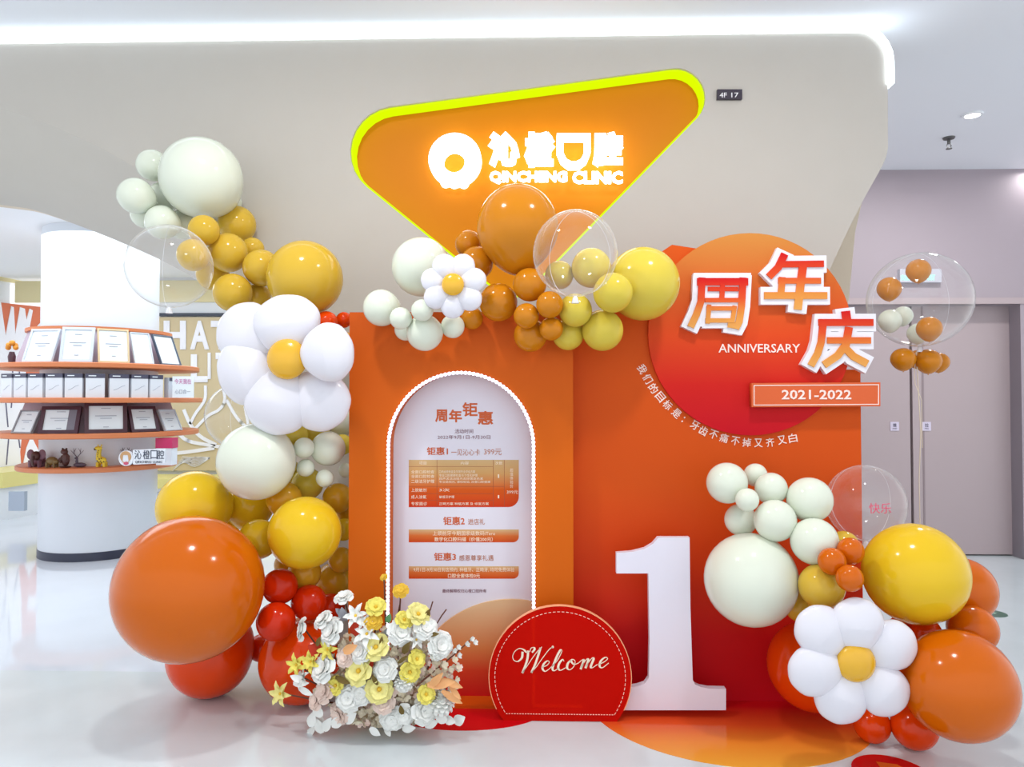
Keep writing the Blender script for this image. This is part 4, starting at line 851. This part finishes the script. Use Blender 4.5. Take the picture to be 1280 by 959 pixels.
daisy(1067,826,2.74,[(1071,782,35,33,88,0.0),(1111,808,35,32,22,0.01),(1103,862,34,32,316,0.0),(1052,870,35,33,250,0.01),(1020,838,35,32,195,0.0),(1028,791,36,32,138,0.01)],24,'white foil daisy balloon in front of the corner balloon pile',0.55)

# ------------------------------------------------------------------ flower arrangement
fc = G(482,908); fc.z = 0; FY = fc.y-0.03
fa = thing('flower_arrangement', (fc.x, FY, 0), 'low bouquet of white, cream and yellow flowers on the floor', 'flowers')
def fpos(px, py):
    e = ((px-480)/135)**2+((py-835)/105)**2; Y = FY-0.16*math.sqrt(max(0, 1-min(1,e)))
    if py > 870: Y = min(Y, G(px,min(py,915)).y)
    q = P(px,py,Y); q.z = max(q.z, 0.012); return q
def face(q, sp=0.55):                   # rotation whose z axis looks outwards from the heap
    v = Vector(((q.x-fc.x)*1.6, -0.42, (q.z-0.22)*0.9+0.12)); v += Vector((random.uniform(-1,1),random.uniform(-0.3,0.3),random.uniform(-1,1)))*sp*0.22
    return v.normalized().to_track_quat('Z','Y').to_matrix()
m_fl = {k: mat('petal_'+k, c, 0.6, 0.25) for k, c in dict(white=(238,240,236), cream=(234,224,200), yellow=(238,226,110), lemon=(240,232,150), gold=(232,190,64), blush=(234,212,200), peach=(236,176,120), rust=(186,52,26), olive=(112,92,44), grey=(150,150,158), stem=(110,70,56), green=(96,150,100)).items()}
def rz(a): return Matrix.Rotation(a, 3, 'Z')
def ry(a): return Matrix.Rotation(a, 3, 'Y')
def flower(px, py, r, kind, colr, tilt=None):
    q = fpos(px,py); k = S(r,q)*1.12; R = face(q) if tilt is None else Vector(tilt).normalized().to_track_quat('Z','Y').to_matrix(); a0 = random.uniform(0,6.28); mb = MB(); ctr = None
    if kind == 'rose':
        for n_, L_, el, W_ in ((6,1.0,0.18,0.52),(6,0.82,0.55,0.46),(5,0.60,0.95,0.40),(4,0.40,1.25,0.30)):
            for i in range(n_): mb.petal(q, R @ rz(a0+2*math.pi*(i+0.37*n_)/n_) @ ry(-el), k*L_, k*W_*1.15, 0.12, 2, 5, 0.35)
    elif kind == 'open':
        for n_, L_, el in ((6,1.0,0.25),(5,0.74,0.6)):
            for i in range(n_): mb.petal(q, R @ rz(a0+2*math.pi*(i+0.2*n_)/n_) @ ry(-el), k*L_, k*0.56, 0.22, 2, 5, 0.35)
        ctr = MB().ball(q+R @ Vector((0,0,k*0.22)), (k*0.16,)*3, 8)
    elif kind == 'pompon':
        for i in range(46):
            z_ = 1-1.25*i/46; a = i*2.39996; rr_ = math.sqrt(max(0,1-z_*z_)); v = R @ Vector((rr_*math.cos(a), rr_*math.sin(a), z_))
            mb.petal(q+v*k*0.45, v.to_track_quat('X','Z').to_matrix(), k*0.55, k*0.22, 0.1, 2, 3, 0.2)
        mb.ball(q, k*0.55, 8)
    elif kind == 'star':
        for n_, L_, el in ((6,1.15,0.2),(5,0.8,0.6)):
            for i in range(n_): mb.petal(q, R @ rz(a0+2*math.pi*(i+0.25*n_)/n_) @ ry(-el), k*L_, k*0.24, 0.2, 1, 4, 0.3)
        ctr = MB().ball(q+R @ Vector((0,0,k*0.12)), (k*0.12,)*3, 8)
    o = mb.build('flower_head', m_fl[colr], fa, smooth=2)
    if ctr: ctr.build('flower_centre', m_fl['gold'], o)
    mb = MB(); b = Vector((fc.x+(q.x-fc.x)*0.35, FY+0.02, 0.06)); mb.tube([q-R @ Vector((0,0,k*0.1)), q.lerp(b,0.5)+Vector((0,0.03,0.0)), b], 0.0035, 5); mb.build('stem', m_fl['stem'], o)
for a in ((471,810,16),(450,839,17),(474,861,16),(522,769,14)): flower(*a, 'open', 'lemon')
for a in ((520,824,11),(512,840,12),(505,776,11),(470,760,12),(421,857,11),(532,868,11)): flower(*a, 'open', 'yellow')
for a in ((467,778,10),(501,739,9)): flower(*a, 'rose', 'gold')
flower(480,722,4.5,'rose','gold')
for x, y, r in ((371,831,12),(389,827,12),(351,867,13),(410,812,12)): flower(x,y,r,'star','yellow' if x != 351 else 'lemon', (-0.3,-1,0.2))
for x, y, r in ((406,836,17),(416,790,16),(500,791,15),(532,786,14),(482,837,14),(437,872,16),(530,888,16),(452,866,14),(452,814,14),(490,898,14),(505,893,13)): flower(x,y,r,'rose','white')
for x, y, r, tl in ((380,787,13,(-1,-0.45,0.2)),(405,776,12,(-0.6,-0.5,0.8)),(430,748,11,(-0.15,-0.45,1)),(550,806,15,(0.6,-0.9,0.3))): flower(x,y,r,'rose','white',tl)
for a in ((505,852,12),(552,879,15),(545,815,10)): flower(*a, 'pompon', 'white')
for a in ((445,770,13),(459,793,15),(380,848,12),(456,778,9),(520,800,10)): flower(*a, 'star', 'white')
for a in ((407,864,14),(432,822,11),(425,892,13),(480,878,13),(396,876,11)): flower(*a, 'rose', 'blush')
def leaf(px, py, L_, W_, ang, colr, lift=0.0):
    q = fpos(px,py)+Vector((0,-lift,0)); k = S(1,q); an = math.radians(ang); d = Vector((math.cos(an), -0.25+random.uniform(-0.2,0.2), math.sin(an))).normalized()
    up = Vector((0,-1,0.25)); x = d; y = up.cross(x).normalized(); z_ = x.cross(y); R = Matrix((x,y,z_)).transposed()
    if q.z+d.z*L_*k < 0.006: q.z = 0.006-d.z*L_*k
    MB().petal(q-d*(L_*k*0.5), R, L_*k, W_*k*0.5, 0.06, 1, 5, 0.1).build('leaf', m_fl[colr], fa, smooth=2)
for a in ((509,808,20,9,60),(542,791,17,6,10),(536,765,12,7,70),(430,848,22,8,-15),(505,822,18,5,40),(470,848,14,6,120),(400,800,13,6,70),(503,885,13,7,100),(478,800,14,5,80)): leaf(*a, 'olive', 0.02)
for a in ((446,785,20,16,60),(464,827,17,7,-80),(395,812,22,16,150),(402,802,18,12,60),(418,838,12,8,20)): leaf(*a, 'rust', 0.0)
for a in ((429,768,18,12,100),(425,765,14,8,140),(484,790,14,8,60)): leaf(*a, 'grey')
for a in ((552,852,36,13,10),(546,848,28,10,50),(566,852,28,9,-20)): leaf(*a, 'peach', 0.02)
for a in ((566,868,30,9,-30),(570,862,22,7,-45),(440,808,22,12,30)): leaf(*a, 'peach', 0.03)
for a in ((392,897,20,12,80),(401,905,20,12,110),(411,903,24,12,60),(391,915,18,9,50),(404,912,20,10,-60),(399,886,18,12,120),(424,900,20,13,30),(378,852,24,9,10),(384,862,20,8,-25),(374,846,20,9,160),(440,895,20,12,45),(486,920,14,8,-60),(575,897,16,14,30),(563,898,16,11,-10),(552,896,18,11,150),(540,902,18,11,20),(470,912,16,9,-30),(512,908,18,10,10)): leaf(*a, 'white', 0.02)
leaf(486,773,12,8,70,'green',0.0)
# sprig of blossom reaching right
sp = [fpos(520,858),P(548,835,FY-0.10),P(572,815,FY-0.12),P(590,798,FY-0.12)]
sg_ = MB().tube(sp, [0.004,0.0035,0.003,0.002], 6).build('blossom_twig', m_fl['stem'], fa)
for x, y in ((588,800),(592,804),(571,810),(572,820),(582,806),(566,814)):
    q = P(x,y,FY-0.125); mb = MB()
    for i in range(5): mb.petal(q, face(q) @ rz(1.257*i) @ ry(-0.7), S(6,q), S(2.6,q), 0.2, 1, 3)
    mb.build('blossom', m_fl['white'], sg_, smooth=2)
for pts in (((530,780),(538,762),(541,752)),((482,760),(481,740),(480,725)),((497,770),(500,755),(501,742)),((540,790),(552,770),(558,762))):
    MB().tube([P(x,y,FY-0.03) for x,y in pts], 0.003, 5).build('twig', m_fl['stem'], fa)
# dense small florets that fill the heap, and the wrapped base beneath
mb = MB(); mb2 = MB()
for i in range(620):
    a = random.uniform(0,6.283); u = math.sqrt(random.random()); px = 480+92*u*math.cos(a); py = 850+62*u*math.sin(a)
    if py < 790 and random.random() < 0.6: continue
    q = fpos(px,py)+Vector((0,random.uniform(0.01,0.06),0)); q.z = max(q.z, 0.015); R = face(q,2.0); k = S(random.uniform(4.0,6.5),q); tgt = mb if random.random() < 0.72 else mb2
    for j in range(4): tgt.petal(q, R @ rz(1.571*j) @ ry(-0.35), k, k*0.5, 0.15, 2, 2)
tag(mb.build('filler_florets', m_fl['cream'], fa, smooth=2), kind='stuff'); tag(mb2.build('filler_florets', m_fl['blush'], fa, smooth=2), kind='stuff')
MB().ball(Vector((fc.x,FY+0.03,0.155)), (0.22,0.10,0.15), 20).build('flower_foam', mat('wrap_beige', (206,180,140), 0.8), fa)
